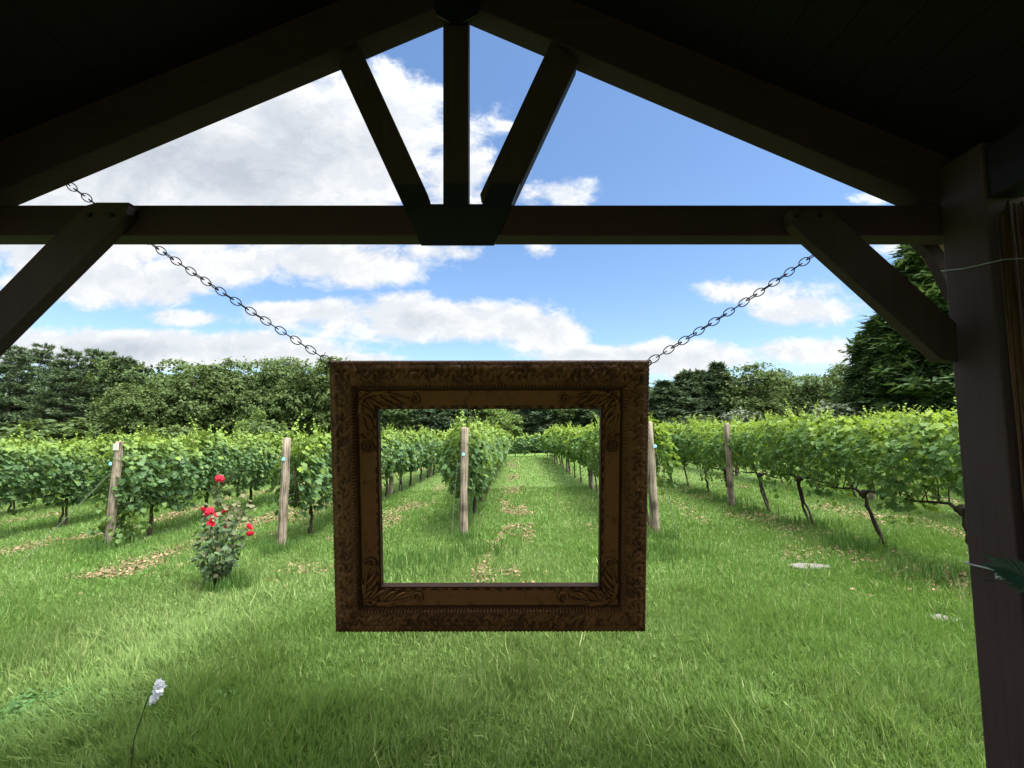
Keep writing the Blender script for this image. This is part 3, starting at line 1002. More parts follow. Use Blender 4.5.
FOL = {}
for kind, (zlo, zhi, n_) in {'low': (0.62, 1.70, 1750), 'high': (0.80, 1.74, 1500)}.items():
    FOL[kind, 'near'] = [vine_foliage('grapevine_leaves', 100 + i + (50 if kind == 'high' else 0), n_, zlo, zhi, 0.090 if kind == 'low' else 0.083, thick=0.29 if kind == 'low' else 0.28, ragged=1.2 if kind == 'low' else 2.3) for i in range(5)]
    FOL[kind, 'mid'] = [vine_foliage('grapevine_leaves', 200 + i + (50 if kind == 'high' else 0), 1050, zlo, zhi, 0.115, simple=True, thick=0.29) for i in range(4)]
    FOL[kind, 'far'] = [vine_foliage('grapevine_leaves', 300 + i + (50 if kind == 'high' else 0), 420, zlo, zhi, 0.18, simple=True, thick=0.29) for i in range(3)]
FOL['droop'] = vine_foliage('grapevine_leaves', 400, 1900, 0.55, 1.70, 0.090, droop=True, thick=0.29)
for kk, v in FOL.items():
    for me in (v if isinstance(v, list) else [v]): me.materials.append(M['vine_leaf' if kk[0] == 'high' else 'vine_leaf_shaded'])
TRK = {'low': [vine_trunk('grapevine_trunk', i, 0.04, i == 2, 0.66) for i in range(4)],
       'high': [vine_trunk('grapevine_trunk', 20 + i, 0.32, i != 1, 0.72) for i in range(4)]}

ORD = ['first', 'second', 'third', 'fourth', 'fifth', 'sixth', 'seventh', 'eighth', 'ninth', 'tenth']
# (X, Y of the end post, first vine, vine spacing, kind, words for the row)
ROWS = [
    (-24.3, 7.6, 8.6, 1.55, 'low', 'the seventh row left of the framed path'),
    (-21.3, 7.4, 8.4, 1.55, 'low', 'the sixth row left of the framed path'),
    (-18.4, 7.5, 8.4, 1.55, 'low', 'the fifth farther row at far left'),
    (-15.4, 7.4, 8.3, 1.55, 'low', 'the fourth farther row at left'),
    (-12.4, 7.3, 8.2, 1.55, 'low', 'the row second behind the white-plate post'),
    (-9.45, 7.2, 8.0, 1.50, 'low', 'the row just behind the white-plate post'),
    (-6.57, 7.44, 8.25, 1.52, 'low', 'the row of the white-plate post'),
    (-3.55, 7.00, 7.95, 1.50, 'low', 'the row behind the rose bush post'),
    (-0.84, 7.52, 8.30, 1.50, 'low', 'the row whose post stands inside the frame'),
    (2.24, 7.30, 8.20, 1.50, 'high', 'the row right of the framed path'),
    (4.95, 4.00, 5.15, 1.38, 'high', 'the long row nearest the right pavilion post'),
    (7.85, 4.00, 4.7, 1.50, 'high', 'the second row behind the right pavilion post'),
    (10.8, 4.00, 4.9, 1.55, 'high', 'the third row behind the right pavilion post'),
    (13.7, 4.20, 5.0, 1.55, 'high', 'the fourth row behind the right pavilion post'),
]
def vine(x, y, kind, lod, label, group, i, rz=0.0, fol=None, zs=1.0):
    o = thing('grapevine', label, 'grapevine', (x, y, gz(x)), rz, group)
    o.scale = (1, 1, zs)
    fm = fol if fol is not None else random.choice(FOL[kind, lod])
    f = link('foliage', fm, None, o)
    if fol is None and random.random() < 0.5: f.rotation_euler.z = math.pi
    if lod != 'far' or abs(x) < 7:
        link('trunk', random.choice(TRK[kind]), None, o)
    return o

for ri, (X, yp, yv, sp, kind, words) in enumerate(ROWS):
    y, i = yv, 0
    far_row = X < -10 or X > 9
    yend = 31.0 if X > -14 else 27.0
    while y < yend:
        lod = 'near' if y < 12.5 and not X < -14 else ('mid' if y < 20 else 'far')
        if far_row:
            lab = 'leafy grapevine in ' + words
        elif i < 7:
            lab = ORD[i] + ' leafy grapevine from the near end of ' + words
        else:
            lab = 'distant grapevine past the seventh in ' + words
        fol = FOL['droop'] if (ri == 6 and i == 0) else None
        vine(X + random.uniform(-.05, .05), y + random.uniform(-.08, .08), kind, lod, lab, 'grapevines of ' + words, i, random.uniform(-.05, .05), fol, random.uniform(0.92, 1.07))
        y += sp; i += 1
# the row that crosses behind the ends of the others
for k in range(16):
    x = -9.0 + 1.5 * k
    vine(x, 34.6 + random.uniform(-.1, .1), 'low', 'far', 'grapevine in the cross row closing the far end of the path', 'grapevines of the cross row', k, math.pi / 2 + random.uniform(-.05, .05), None, random.uniform(0.95, 1.1)).location.z -= 0.3

def make_post(name, h, r, seed, lean=(0, 0)):
    g = random.Random(seed)
    mb = MB()
    pts, rad = [], []
    for i in range(9):
        t = i / 8
        pts.append((lean[0] * t + g.uniform(-.004, .004), lean[1] * t + g.uniform(-.004, .004), -0.1 + (h + 0.1) * t))
        rad.append(r * (1.05 - 0.12 * t) * g.uniform(0.97, 1.03))
    pts.append((lean[0], lean[1], h + 0.012)); rad.append(r * 0.72)
    mb.tube(pts, rad, 14)
    return mb

def end_post(X, Y, h, r, label, lean, tagspec=None, plate=False, seed=0):
    o = thing('vineyard_post', label, 'post', (X, Y, gz(X)), 0, 'weathered round posts of the vine rows')
    make_post('shaft', h, r, seed, lean).build('shaft', M['post'], o, smooth=True)
    if tagspec:
        dx, dz = tagspec
        mb = MB()
        mb.prism([(dx - 0.022, dz - 0.03), (dx + 0.022, dz - 0.03), (dx + 0.024, dz + 0.008), (dx, dz + 0.028), (dx - 0.024, dz + 0.008)], -r - 0.008 + lean[1] * dz / h, -r - 0.002 + lean[1] * dz / h)
        mb.build('teal_tag', M['tag_teal'], o)
    if plate:
        mb = MB(); zz = h - 0.075
        mb.box(-0.045 + lean[0], 0.045 + lean[0], -r - 0.010 + lean[1], -r + 0.002 + lean[1], zz - 0.055, zz + 0.055)
        mb.build('white_plate', M['tag_white'], o, 0.003)
    return o

end_post(-6.57, 7.44, 1.70, 0.066, 'weathered round post with small white plate at its top and teal tag', (0.07, 0.0), (0.0, 1.36), True, 1)
end_post(-3.55, 7.00, 1.68, 0.064, 'plain weathered round post with teal tag right of the red rose bush', (0.02, 0.0), (0.01, 1.38), False, 2)
end_post(-0.84, 7.52, 1.78, 0.070, 'weathered round post with teal tag standing inside the picture frame opening', (0.0, 0.05), (-0.01, 1.36), False, 3)
end_post(2.24, 7.30, 1.78, 0.068, 'leaning weathered post with teal tag just right of the picture frame', (-0.08, 0.0), (0.0, 1.42), False, 4)
end_post(4.62, 9.75, 1.76, 0.066, 'dark weathered post without tag among the vines of the right row', (-0.04, 0.0), None, False, 5)
end_post(4.95, 4.00, 1.75, 0.078, 'weathered end post of the right vine row behind the pavilion post', (0, 0), None, False, 6)
end_post(-9.45, 7.2, 1.70, 0.075, 'weathered end post of the row left of the white-plate post', (0, 0), None, False, 7)
proto = {}
LINE = []
for (X, yp, yv, sp, kind, words) in ROWS:
    if X < -10 or X > 9: continue
    for k in range(1, 5):
        y = yp + 6.05 * k
        if X == 4.95 and k == 1: continue
        if y < 31.5: LINE.append((X, y, k, words))
pp = None
for (X, y, k, words) in LINE:
    lab = ORD[k - 1] + ' line post from the near end, ' + words.replace('the row ', 'row ')
    if pp is None:
        pp = end_post(X, y, 1.70, 0.062, lab, (0.01, 0), None, False, 31); o = pp
    else:
        o = copy_tree(pp); o.location = (X, y, gz(X)); o['label'] = lab; o.rotation_euler.z = random.uniform(0, 6)
    o['group'] = 'line posts inside the vine rows'

# guy wires and trellis wires
def wire(name, pts, r, label, cat, group, mat='wire'):
    c = Vector(pts[0])
    mb = MB(); mb.tube([Vector(p) - c for p in pts], r, 5)
    o = mb.build(name, M[mat], None); o.location = c
    return tag(o, label, cat, group)
wire('guy_wire', [(-6.55, 7.36, 1.2 + gz(-6.57)), (-6.75, 6.2, gz(-6.7) - 0.02)], 0.0022, 'thin pale guy wire running down from the white-plate post to the grass', 'wire', 'guy wires of the end posts')
wire('guy_wire', [(-0.94, 7.42, 1.25 + gz(-0.84)), (-0.99, 7.1, gz(-1) - 0.02)], 0.0022, 'thin pale guy wire falling beside the post inside the picture frame', 'wire', 'guy wires of the end posts')
wire('guy_wire', [(2.26, 7.21, 1.3 + gz(2.24)), (2.42, 6.75, gz(2.4) - 0.02)], 0.0022, 'thin pale guy wire falling beside the leaning post right of the frame', 'wire', 'guy wires of the end posts')
for (X, yp, yv, sp, kind, words) in ROWS:
    if X < -10 or X > 9: continue
    wire('trellis_wire', [(X, yp, 0.80 + gz(X)), (X, 19, 0.79 + gz(X)), (X, 31.5, 0.80 + gz(X))], 0.004, 'long thin trellis wire under the leaves of ' + words, 'wire', 'trellis wires')

# ------------------------------------------------------------------ trees
LEAFQ = [(-0.5, 0, 0), (0.0, -0.12, 0.03), (0.5, 0, 0), (0.32, 0.7, -0.06), (0, 1, -0.12), (-0.32, 0.7, -0.06)]
LEAFF = [(0, 1, 4, 5), (1, 2, 3, 4)]
NEED = [(-0.5, 0, 0), (0.5, 0, 0), (0.0, 1.0, 0.0)]
NEEDF = [(0, 1, 2)]

def decid_crown(name, seed, h, r, n_lobe=16, leaf=0.19, per=38, cl=20, low=0.08, spread=1.0):
    g = np.random.default_rng(seed)
    zc, rz = h * (1 + low) / 2, h * (1 - low) / 2
    lobes = []
    for i in range(n_lobe):
        v = unit(g.normal(0, 1, 3)); k = g.uniform(0.35, 0.80)
        c = np.array([v[0] * r * k, v[1] * r * k, zc + v[2] * rz * k])
        edge = 1 - k
        lobes.append((c, r * g.uniform(0.30, 0.48) * (0.8 + 0.5 * edge), g.uniform(0.75, 1.05)))
    pos, nr, tp, sz = [], [], [], []
    for (c, lr, sq) in lobes:
        d = unit(g.normal(0, 1, (per, 3)) + np.array([0, 0, 0.25]))
        rad = lr * g.uniform(0.72, 1.12, per)
        cc = c + d * rad[:, None] * np.array([1, 1, sq])
        for j in range(per):
            m = g.integers(int(cl * 0.6), int(cl * 1.4))
            cr = g.uniform(0.28, 0.55) * spread
            p = cc[j] + g.normal(0, 1, (m, 3)) * np.array([cr, cr, cr * 0.6]) * 0.62
            pos.append(p)
            nr.append(d[j] * 0.6 + np.array([0, 0, 0.55]) + g.normal(0, 0.5, (m, 3)))
            tp.append(d[j] + np.array([0, 0, -0.5]) + g.normal(0, 0.6, (m, 3)))
            sz.append(leaf * g.uniform(0.6, 1.35, m))
    pos = np.concatenate(pos); keep = pos[:, 2] > 0.15
    V, F, k = scatter(LEAFQ, LEAFF, pos[keep], np.concatenate(nr)[keep], np.concatenate(tp)[keep], np.concatenate(sz)[keep])
    trunk = MB()
    rr = random.Random(seed)
    th = h * 0.75
    tp_ = [(rr.uniform(-.15, .15) * i / 3, rr.uniform(-.15, .15) * i / 3, -0.2 + (th + .2) * i / 5) for i in range(6)]
    trunk.tube(tp_, [0.030 * h * (1 - 0.15 * i) + 0.02 for i in range(6)], 9)
    for (c, lr, sq) in lobes[:11]:
        z0 = max(0.2 * h, min(th * 0.9, c[2] * 0.55))
        a = Vector((0, 0, z0)); b = Vector(c)
        mid = a.lerp(b, 0.5) + Vector((0, 0, 0.05 * h))
        trunk.tube([a, mid, b], [0.013 * h, 0.009 * h, 0.003 * h], 6)
    return np_mesh(name, V, F), trunk

def conifer_crown(name, seed, h, r, levels, per, style):
    """whorls of boughs: flat plates for the pines, hanging sprays for the hemlock, rising wisps for the cedars"""
    g = np.random.default_rng(seed)
    pos, nr, tp, sz, wd = [], [], [], [], []
    trunk = MB()
    trunk.tube([(0, 0, -0.2), (0.05, 0.02, h * 0.5), (0, 0, h * 0.97)], [0.022 * h, 0.014 * h, 0.012], 8)
    z0 = h * 0.05
    for L in range(levels):
        t = L / (levels - 1)
        z = z0 + (h - z0) * t ** 0.95
        if style == 'pine': rl = r * (0.35 + 0.75 * math.sin(min(1, (1 - t) * 1.15 + 0.02) * math.pi * 0.62)) * (1 - 0.35 * t)
        elif style == 'cedar': rl = r * (1 - t) ** 0.62 * (0.7 + 0.3 * min(1, t * 5))
        else: rl = r * (1 - t) ** 0.48 * (0.75 + 0.25 * min(1, t * 6))
        rl = max(rl, 0.25)
        a0 = g.uniform(0, 6.28)
        for b in range(per):
            a = a0 + 2 * math.pi * (b + g.uniform(-.3, .3)) / per
            ln = rl * g.uniform(0.62, 1.12)
            rise = {'pine': g.uniform(0.02, 0.28), 'cedar': g.uniform(0.15, 0.7), 'hemlock': g.uniform(-0.30, -0.02)}[style]
            zb = z + g.uniform(-.25, .25) * h / levels * 2
            d = np.array([math.cos(a), math.sin(a), rise]); d /= np.linalg.norm(d)
            lat = np.array([-math.sin(a), math.cos(a), 0])
            if L % 2 == 0 and ln > 0.6:
                e = d * ln * 0.85 + np.array([0, 0, zb])
                trunk.tube([(0, 0, zb), tuple(e)], [0.0055 * h * (1 - 0.6 * t), 0.008], 5)
            m = max(5, int(ln * {'pine': 9, 'cedar': 11, 'hemlock': 12}[style]))
            s = g.uniform(0.12, 1.0, m) ** 0.75
            width = 0.34 * ln * (1.05 - s) + 0.12
            off = g.normal(0, 1, m) * width * 0.62
            droop = {'pine': 0.06, 'cedar': 0.0, 'hemlock': -0.30}[style] * s ** 2 * ln
            c = np.array([0, 0, zb]) + d[None] * (s * ln)[:, None] + lat[None] * off[:, None] + np.c_[0 * s, 0 * s, droop + g.normal(0, 0.06, m)]
            k = {'pine': 9, 'cedar': 9, 'hemlock': 9}[style]
            for q_ in range(k):
                pos.append(c + g.normal(0, 0.05 + 0.07 * (style != 'pine'), (m, 3)))
                out = d[None] * 0.7 + lat[None] * np.sign(off)[:, None] * 0.5 + g.normal(0, 0.5, (m, 3))
                if style == 'pine':
                    tdir = out + np.array([0, 0, 0.55]); n_ = g.normal(0, 0.6, (m, 3)) + np.array([0, 0, 0.9]); w_, s_ = 0.10, 0.34
                elif style == 'cedar':
                    tdir = out * 0.8 + np.array([0, 0, 0.5]); n_ = g.normal(0, 0.7, (m, 3)) + d[None] * 0.6; w_, s_ = 0.13, 0.34
                else:
                    tdir = out * 0.9 + np.array([0, 0, -0.35]); n_ = g.normal(0, 0.45, (m, 3)) + np.array([0, 0, 1.0]); w_, s_ = 0.16, 0.36
                tp.append(tdir); nr.append(n_)
                sz.append(s_ * g.uniform(0.6, 1.3, m)); wd.append(w_ * g.uniform(0.7, 1.3, m))
    V, F, k = scatter(NEED, NEEDF, np.concatenate(pos), np.concatenate(nr), np.concatenate(tp), np.concatenate(sz), np.concatenate(wd))
    return np_mesh(name, V, F), trunk

TREE, TOPZ = {}, {}
def proto_tree(key, crown, trunk, mat):
    crown.materials.append(M[mat])
    me = bpy.data.meshes.new('tree_trunk'); me.from_pydata(trunk.v, [], trunk.f); me.update()
    me.materials.append(M['tree_bark'])
    TREE[key] = (crown, me)
    co = np.empty(len(crown.vertices) * 3, dtype=np.float32); crown.vertices.foreach_get('co', co)
    TOPZ[key] = float(np.percentile(co[2::3], 99.8))
for i in range(5):
    proto_tree('d%d' % i, *decid_crown('broadleaf_crown', 500 + i, 10.0, 3.7, 19, per=40), 'decid')
proto_tree('e0', *decid_crown('light_crown', 520, 10.0, 3.4, 15, leaf=0.20), 'decid_light')
for i in range(4):
    proto_tree('p%d' % i, *conifer_crown('pine_crown', 600 + i, 10.0, 3.3, 15, 9, 'pine'), 'pine')
for i in range(3):
    proto_tree('c%d' % i, *conifer_crown('cedar_crown', 700 + i, 10.0, 2.1, 24, 9, 'cedar'), 'cedar')
for i in range(2):
    proto_tree('h%d' % i, *conifer_crown('hemlock_crown', 800 + i, 10.0, 4.2, 30, 11, 'hemlock'), 'hemlock')
proto_tree('s0', *decid_crown('shrub_crown', 540, 3.0, 2.0, 12, leaf=0.18, per=26, cl=10, low=0.0, spread=0.7), 'olive')
proto_tree('b0', *decid_crown('shrub_crown', 542, 3.0, 2.2, 12, leaf=0.2, per=26, cl=10, low=0.0, spread=0.7), 'decid')

def tree(key, px, ytop, Y, label, wide=1.0, name=None, base_h=None, group='trees of the wood behind the vineyard'):
    """a tree of the kind `key` whose top shows at pixel (px, ytop) and which stands Y metres away"""
    top = P(px, ytop, Y)
    g0 = gz(top.x)
    h = top.z - g0
    nm = name or {'d': 'broadleaf_tree', 'e': 'broadleaf_tree', 'p': 'pine_tree', 'c': 'cedar_tree', 'h': 'hemlock_tree', 's': 'shrub', 'r': 'shrub', 'b': 'shrub'}[key[0]]
    cat = 'shrub' if nm == 'shrub' else 'tree'
    o = thing(nm, label, cat, (top.x, Y, g0 - 0.05), random.uniform(0, 6.28), group)
    H0 = 3.0 if key[0] in 'srb' else 10.0
    s = h / TOPZ[key]
    ws = s ** 0.6 * wide * (1.1 if key[0] in 'dc' else 1.0) if key[0] not in 'srb' else s * wide
    o.scale = (ws, ws, s)
    c, t = TREE[key]
    link('crown', c, None, o); link('trunk', t, None, o)
    return o

T = [
    # left: pines, then mixed broadleaf
    ('p0', -70, 352, 41, 'blue-green pine cut by the left edge, farthest left in the treeline', 1.1),
    ('p1', 14, 346, 40, 'tall layered blue-green pine rising left of the knee brace end', 1.05),
    ('p2', 42, 345, 44, 'tallest layered pine of the left treeline under the slanting brace', 1.05),
    ('p3', 70, 350, 39, 'layered dark pine, third from left, in the left treeline', 1.0),
    ('p0', 98, 350, 43, 'layered dark pine, fourth from left, among the left pines', 1.1),
    ('p1', 124, 358, 40, 'rightmost layered pine of the left treeline, next to rounder trees', 1.1),
    ('d3', 132, 384, 36, 'lower rounded olive-green tree above the white-plate post', 0.75),
    ('p2', 108, 352, 45, 'tall pine behind the gap between the two groups at left', 1.1),
    ('d2', 172, 360, 44, 'rounded tree standing behind the two dark ones above the roses', 1.0),
    ('d0', 152, 362, 42, 'rounded dark broadleaf tree right beside the last pine', 0.95),
    ('d1', 196, 365, 41, 'broad dark green tree above the rose bush', 1.0),
    ('d4', 234, 360, 43, 'taller dome-topped dark tree right of the one above the roses', 0.85),
    ('d2', 264, 360, 42, 'narrow dark tree with notched top left of the hanging frame', 0.72),
    ('d3', 288, 357, 44, 'tall loose-crowned tree second left of the frame edge', 0.75),
    ('d0', 312, 357, 42, 'tall loose-crowned tree touching the left frame edge', 0.8),
    ('d1', 340, 372, 43, 'dark tree half hidden behind the left side of the frame', 0.9),
    ('e0', 254, 408, 36, 'small pale green tree in front of the dark trees', 0.55),
    # behind the frame
    ('c1', 372, 372, 41, 'dark cedar seen at the left end of the frame opening', 1.5),
    ('d2', 404, 380, 43, 'dark tree second from the left in the frame opening', 0.95),
    ('c0', 438, 378, 41, 'dark cedar above the post in the frame opening', 1.7),
    ('d4', 472, 384, 44, 'dark tree right of the post in the frame opening', 0.9),
    ('e0', 500, 404, 40, 'light yellow-green tree at the end of the path in the frame', 0.85),
    ('c2', 535, 378, 42, 'dark cedar just right of the light tree in the frame', 1.7),
    ('d0', 566, 384, 43, 'dark broadleaf tree above the right row in the frame', 0.9),
    ('c1', 598, 376, 41, 'dark cedar at the right end of the frame opening', 1.7),
    ('d3', 628, 384, 43, 'dark tree hidden mostly behind the right side of the frame', 0.9),
    # right
    ('c0', 664, 381, 40, 'dark cedar standing directly right of the frame', 2.0),
    ('c2', 684, 372, 41, 'dark cedar with short spire, second right of the frame', 1.9),
    ('c1', 700, 371, 42, 'dark cedar left of the sharpest spire', 1.8),
    ('c0', 717, 363, 41, 'dark cedar with the sharpest tall spire right of the frame', 1.5),
    ('d1', 752, 366, 40, 'large round green oak between cedar spire and distant hill', 0.95),
    ('d4', 780, 370, 42, 'right half of the round oak group before the hill', 0.7),
    ('d2', 806, 375, 41, 'smaller rounded tree just left of the hill gap', 0.65),
    ('d0', 846, 362, 40, 'dark round tree filling the gap right of the hill', 0.6),
    ('s0', 742, 408, 34, 'grey-green feathery shrub before the round oak', 1.0),
    ('s0', 835, 402, 30, 'grey-green shrub at the foot of the big hemlock', 1.2),
    ('b0', 262, 420, 34, 'low dark shrub just left of the hanging frame behind the vines', 1.2),
    ('b0', 175, 424, 34, 'low dark shrub behind the left vine rows', 1.5),
    ('b0', 60, 418, 34, 'low dark shrub at the foot of the left pines', 1.6),
    ('b0', 690, 415, 35, 'low dark shrub at the foot of the cedars', 1.5),
    ('h0', 885, 312, 30, 'dark hemlock left in the big pair behind the brace', 0.95),
    ('h1', 950, 215, 28, 'huge dark hemlock rising behind the right post and knee brace', 1.45),
    ('h0', 1060, 240, 28, 'dark hemlock hidden mostly behind the right post', 0.9),
    ('d1', 1160, 300, 30, 'dark tree beyond the right edge', 1.0),
    ('d2', -160, 350, 40, 'dark tree beyond the left edge', 1.0),
    ('d1', -260, 345, 40, 'second dark tree beyond the left edge', 1.1),
    ('p2', -360, 345, 41, 'pine beyond the left edge', 1.1),
]
for t_ in T: tree(*t_)
# a second line of trees closes the gaps
k = 0
for px in list(range(-180, 840, 34)) + [1130, 1200]:
    if 800 < px < 850: continue
    Y = random.uniform(50, 58)
    tree(random.choice(['d0', 'd1', 'd2', 'd3', 'd4', 'c0']), px + random.uniform(-8, 8), 385 + random.uniform(-6, 8), Y,
         'dark tree in the hidden second line behind the front treeline', 1.05, group='second line of trees'); k += 1

# ------------------------------------------------------------------ rose bush
def build_rose():
    X, Y = -3.385, 5.28
    o = thing('rose_bush', 'small rose bush with red blossoms in the grass before the left vine rows', 'rose bush', (X, Y, gz(X)))
    g = np.random.default_rng(5)
    mb = MB()
    tips = []
    for i in range(16):
        a = g.uniform(0, 6.28); rr = g.uniform(0.06, 0.24); h = g.uniform(0.55, 0.92)
        tip = (rr * math.cos(a), rr * math.sin(a), h)
        mb.tube([(0.04 * math.cos(a), 0.04 * math.sin(a), -0.02), (tip[0] * 0.55, tip[1] * 0.55, h * 0.5), tip], [0.008, 0.006, 0.003], 5)
        tips.append(tip)
    def at(px, py, dy):
        p = P(px, py, Y + dy); return (p.x - X, dy, p.z - gz(X))
    heads = [(219, 480, 0.05, 0.050), (203, 511, -0.05, 0.040), (211, 513, -0.12, 0.055), (217, 518, -0.10, 0.055), (212, 523, -0.15, 0.048),
             (226, 512, 0.02, 0.045), (248, 528, -0.05, 0.045), (250, 535, -0.08, 0.040), (206, 515, 0.0, 0.030), (225, 528, -0.14, 0.022)]
    for (px, py, dy, r) in heads:
        p = at(px, py, dy)
        mb.tube([(p[0] * 0.35, p[1] * 0.35, 0.40), (p[0] * 0.8, p[1] * 0.8, p[2] * 0.75), (p[0], p[1], p[2] - r * 0.3)], [0.006, 0.004, 0.003], 5)
        tips.append(p)
    mb.build('stem', M['stem'], o, smooth=True)
    n = 620
    z = g.uniform(0.10, 0.84, n)
    R0 = 0.05 + 0.21 * np.sin(np.clip(z / 0.9, 0, 1) * math.pi * 0.75)
    a = g.uniform(0, 6.28, n)
    rr = R0 * g.uniform(0.3, 1.05, n) ** 0.6 * (0.7 + 0.6 * fbm(np.c_[np.cos(a) * 2, z * 6], 3, 2))
    pos = np.c_[rr * np.cos(a), rr * np.sin(a), z]
    # sparse red-brown leaves on the right shoots, some up the tall shoot
    m = 70
    pr = np.c_[g.normal(0.20, 0.10, m), g.normal(0, 0.1, m), g.normal(0.86, 0.08, m)]
    tall = at(219, 480, 0.05)
    ps = np.c_[g.normal(tall[0] * 0.95, 0.035, 40), g.normal(0.05, 0.03, 40), g.uniform(0.75, tall[2] - 0.03, 40)]
    age = np.concatenate([np.zeros(n) + (g.random(n) < .08) * .5, np.full(m, 0.45), np.full(40, 0.2)])
    pos = np.concatenate([pos, pr, ps]); n = len(pos)
    nr = np.c_[pos[:, 0] * 2 + g.normal(0, .5, n), pos[:, 1] * 2 + g.normal(0, .5, n), 0.6 + g.normal(0, .3, n)]
    tp = np.c_[pos[:, 0] * 2 + g.normal(0, .5, n), pos[:, 1] * 2 + g.normal(0, .5, n), -0.2 + g.normal(0, .4, n)]
    V, F, k = scatter(LEAFQ, LEAFF, pos, nr, tp, g.uniform(0.030, 0.062, n))
    link('foliage', np_mesh('rose_foliage', V, F, {'age': np.repeat(age, k)}), M['rose_leaf'], o)
    # a blossom: whorls of cupped petals
    pet = [(-0.42, 0.05, 0), (0.42, 0.05, 0), (0.58, 0.6, 0.12), (0.25, 0.98, 0.26), (-0.25, 0.98, 0.26), (-0.58, 0.6, 0.12)]
    P_, N_, T_, S_ = [], [], [], []
    for ring_, (cnt, tilt, s) in enumerate(((7, 0.25, 1.0), (6, 0.75, 0.85), (5, 1.5, 0.65), (3, 3.0, 0.5))):
        for i in range(cnt):
            a = 2 * math.pi * (i + 0.5 * ring_) / cnt
            d = np.array([math.cos(a), math.sin(a), 0])
            P_.append(d * 0.06); T_.append(d + np.array([0, 0, tilt])); N_.append(-d * tilt + np.array([0, 0, 1.0])); S_.append(s)
    V, F, k = scatter(pet, [(0, 1, 2, 5), (5, 2, 3, 4)], np.array(P_), np.array(N_), np.array(T_), np.array(S_))
    bme = np_mesh('rose_blossom', V, F, smooth=True); bme.materials.append(M['red'])
    for i, (px, py, dy, r) in enumerate(heads):
        b = link('blossom', bme, None, o, at(px, py, dy))
        b.scale = (r * 1.1, r * 1.1, r * 1.25)
        b.rotation_euler = (R(55) + random.uniform(-.4, .4), random.uniform(-.5, .5), random.uniform(0, 6))
build_rose()

# ------------------------------------------------------------------ white flower
def build_white_flower():
    base = P(128, 790, 2.28); 
    X, Y = base.x, 2.28
    z0 = gz(X)
    o = thing('white_flower', 'single pale flower stalk with hanging white bells in the near grass', 'flower', (X, Y, z0))
    top = P(160, 684, 2.22)
    L = lambda p: (p.x - X, p.y - Y, p.z - z0)
    mb = MB()
    pts = [(0, 0, -0.02), L(P(134, 740, 2.27)), L(P(147, 700, 2.25)), L(P(157, 685, 2.23))]
    mb.tube(pts, [0.0032, 0.0028, 0.0024, 0.0018], 6)
    mb.build('stem', M['stem'], o, smooth=True)
    pet = [(-0.07, 0, 0), (0.07, 0, 0), (0.17, 0.5, -0.05), (0.17, 0.78, -0.02), (0, 1.0, 0.12), (-0.17, 0.78, -0.02), (-0.17, 0.5, -0.05)]
    for (px, py, dx, dz, s) in ((158, 687, 0.9, 0.18, 0.078), (157, 691, 0.8, -0.2, 0.066), (155, 696, 0.5, -0.6, 0.052), (159, 685, 0.8, 0.5, 0.055)):
        c = np.array(L(P(px - 4, py, 2.23)))
        d = np.array([dx, -0.35, dz]); d /= np.linalg.norm(d)
        u = np.cross(d, [0, 1, 0.2]); u /= np.linalg.norm(u); v = np.cross(d, u)
        pos, nr, tp = [], [], []
        for i in range(6):
            a = i / 6 * 2 * math.pi
            e = u * math.cos(a) + v * math.sin(a)
            pos.append(c + e * 0.004); tp.append(d + e * 0.30); nr.append(e - d * 0.3)
        V, F, k = scatter(pet, [(0, 1, 2, 6), (6, 2, 3, 5), (5, 3, 4)], np.array(pos), np.array(nr), np.array(tp), np.full(6, s * 0.75))
        link('bell', np_mesh('flower_bell', V, F, smooth=True), M['white_petal'], o)
build_white_flower()

# ------------------------------------------------------------------ flat stones
def stone(px, py, w, d, label):
    dr = ray(px, py)
    # where the ray meets the sloping field
    t = EYE / (-dr[2] + 0.026 * dr[0])
    X, Y = dr[0] * t, dr[1] * t
    mb = MB()
    n = 16
    top = [(w * math.cos(a) * random.uniform(.8, 1.1), d * math.sin(a) * random.uniform(.8, 1.1)) for a in [2 * math.pi * i / n for i in range(n)]]
    vs = [(x * 0.93, y * 0.93, 0.030 + random.uniform(-.006, .006)) for x, y in top] + [(x, y, 0.018) for x, y in top] + [(x, y, -0.05) for x, y in top]
    fs = [tuple(range(n))]
    for r_ in range(2):
        for i in range(n):
            j = (i + 1) % n
            fs.append((r_ * n + j, r_ * n + i, (r_ + 1) * n + i, (r_ + 1) * n + j))
    mb.add(vs, fs)
    o = mb.build('flat_stone', M['stone'], None)
    o.location = (X, Y, gz(X)); o.rotation_euler.z = random.uniform(-.3, .3)
    tag(o, label, 'stone', 'pale flat stones in the grass')
    return X, Y, max(w, d)
STONES = [stone(810, 568, 0.24, 0.12, 'pale flat stone in the grass below the leaning vine trunks'),
          stone(946, 622, 0.15, 0.09, 'smaller pale flat stone in the grass beside the right pavilion post')]

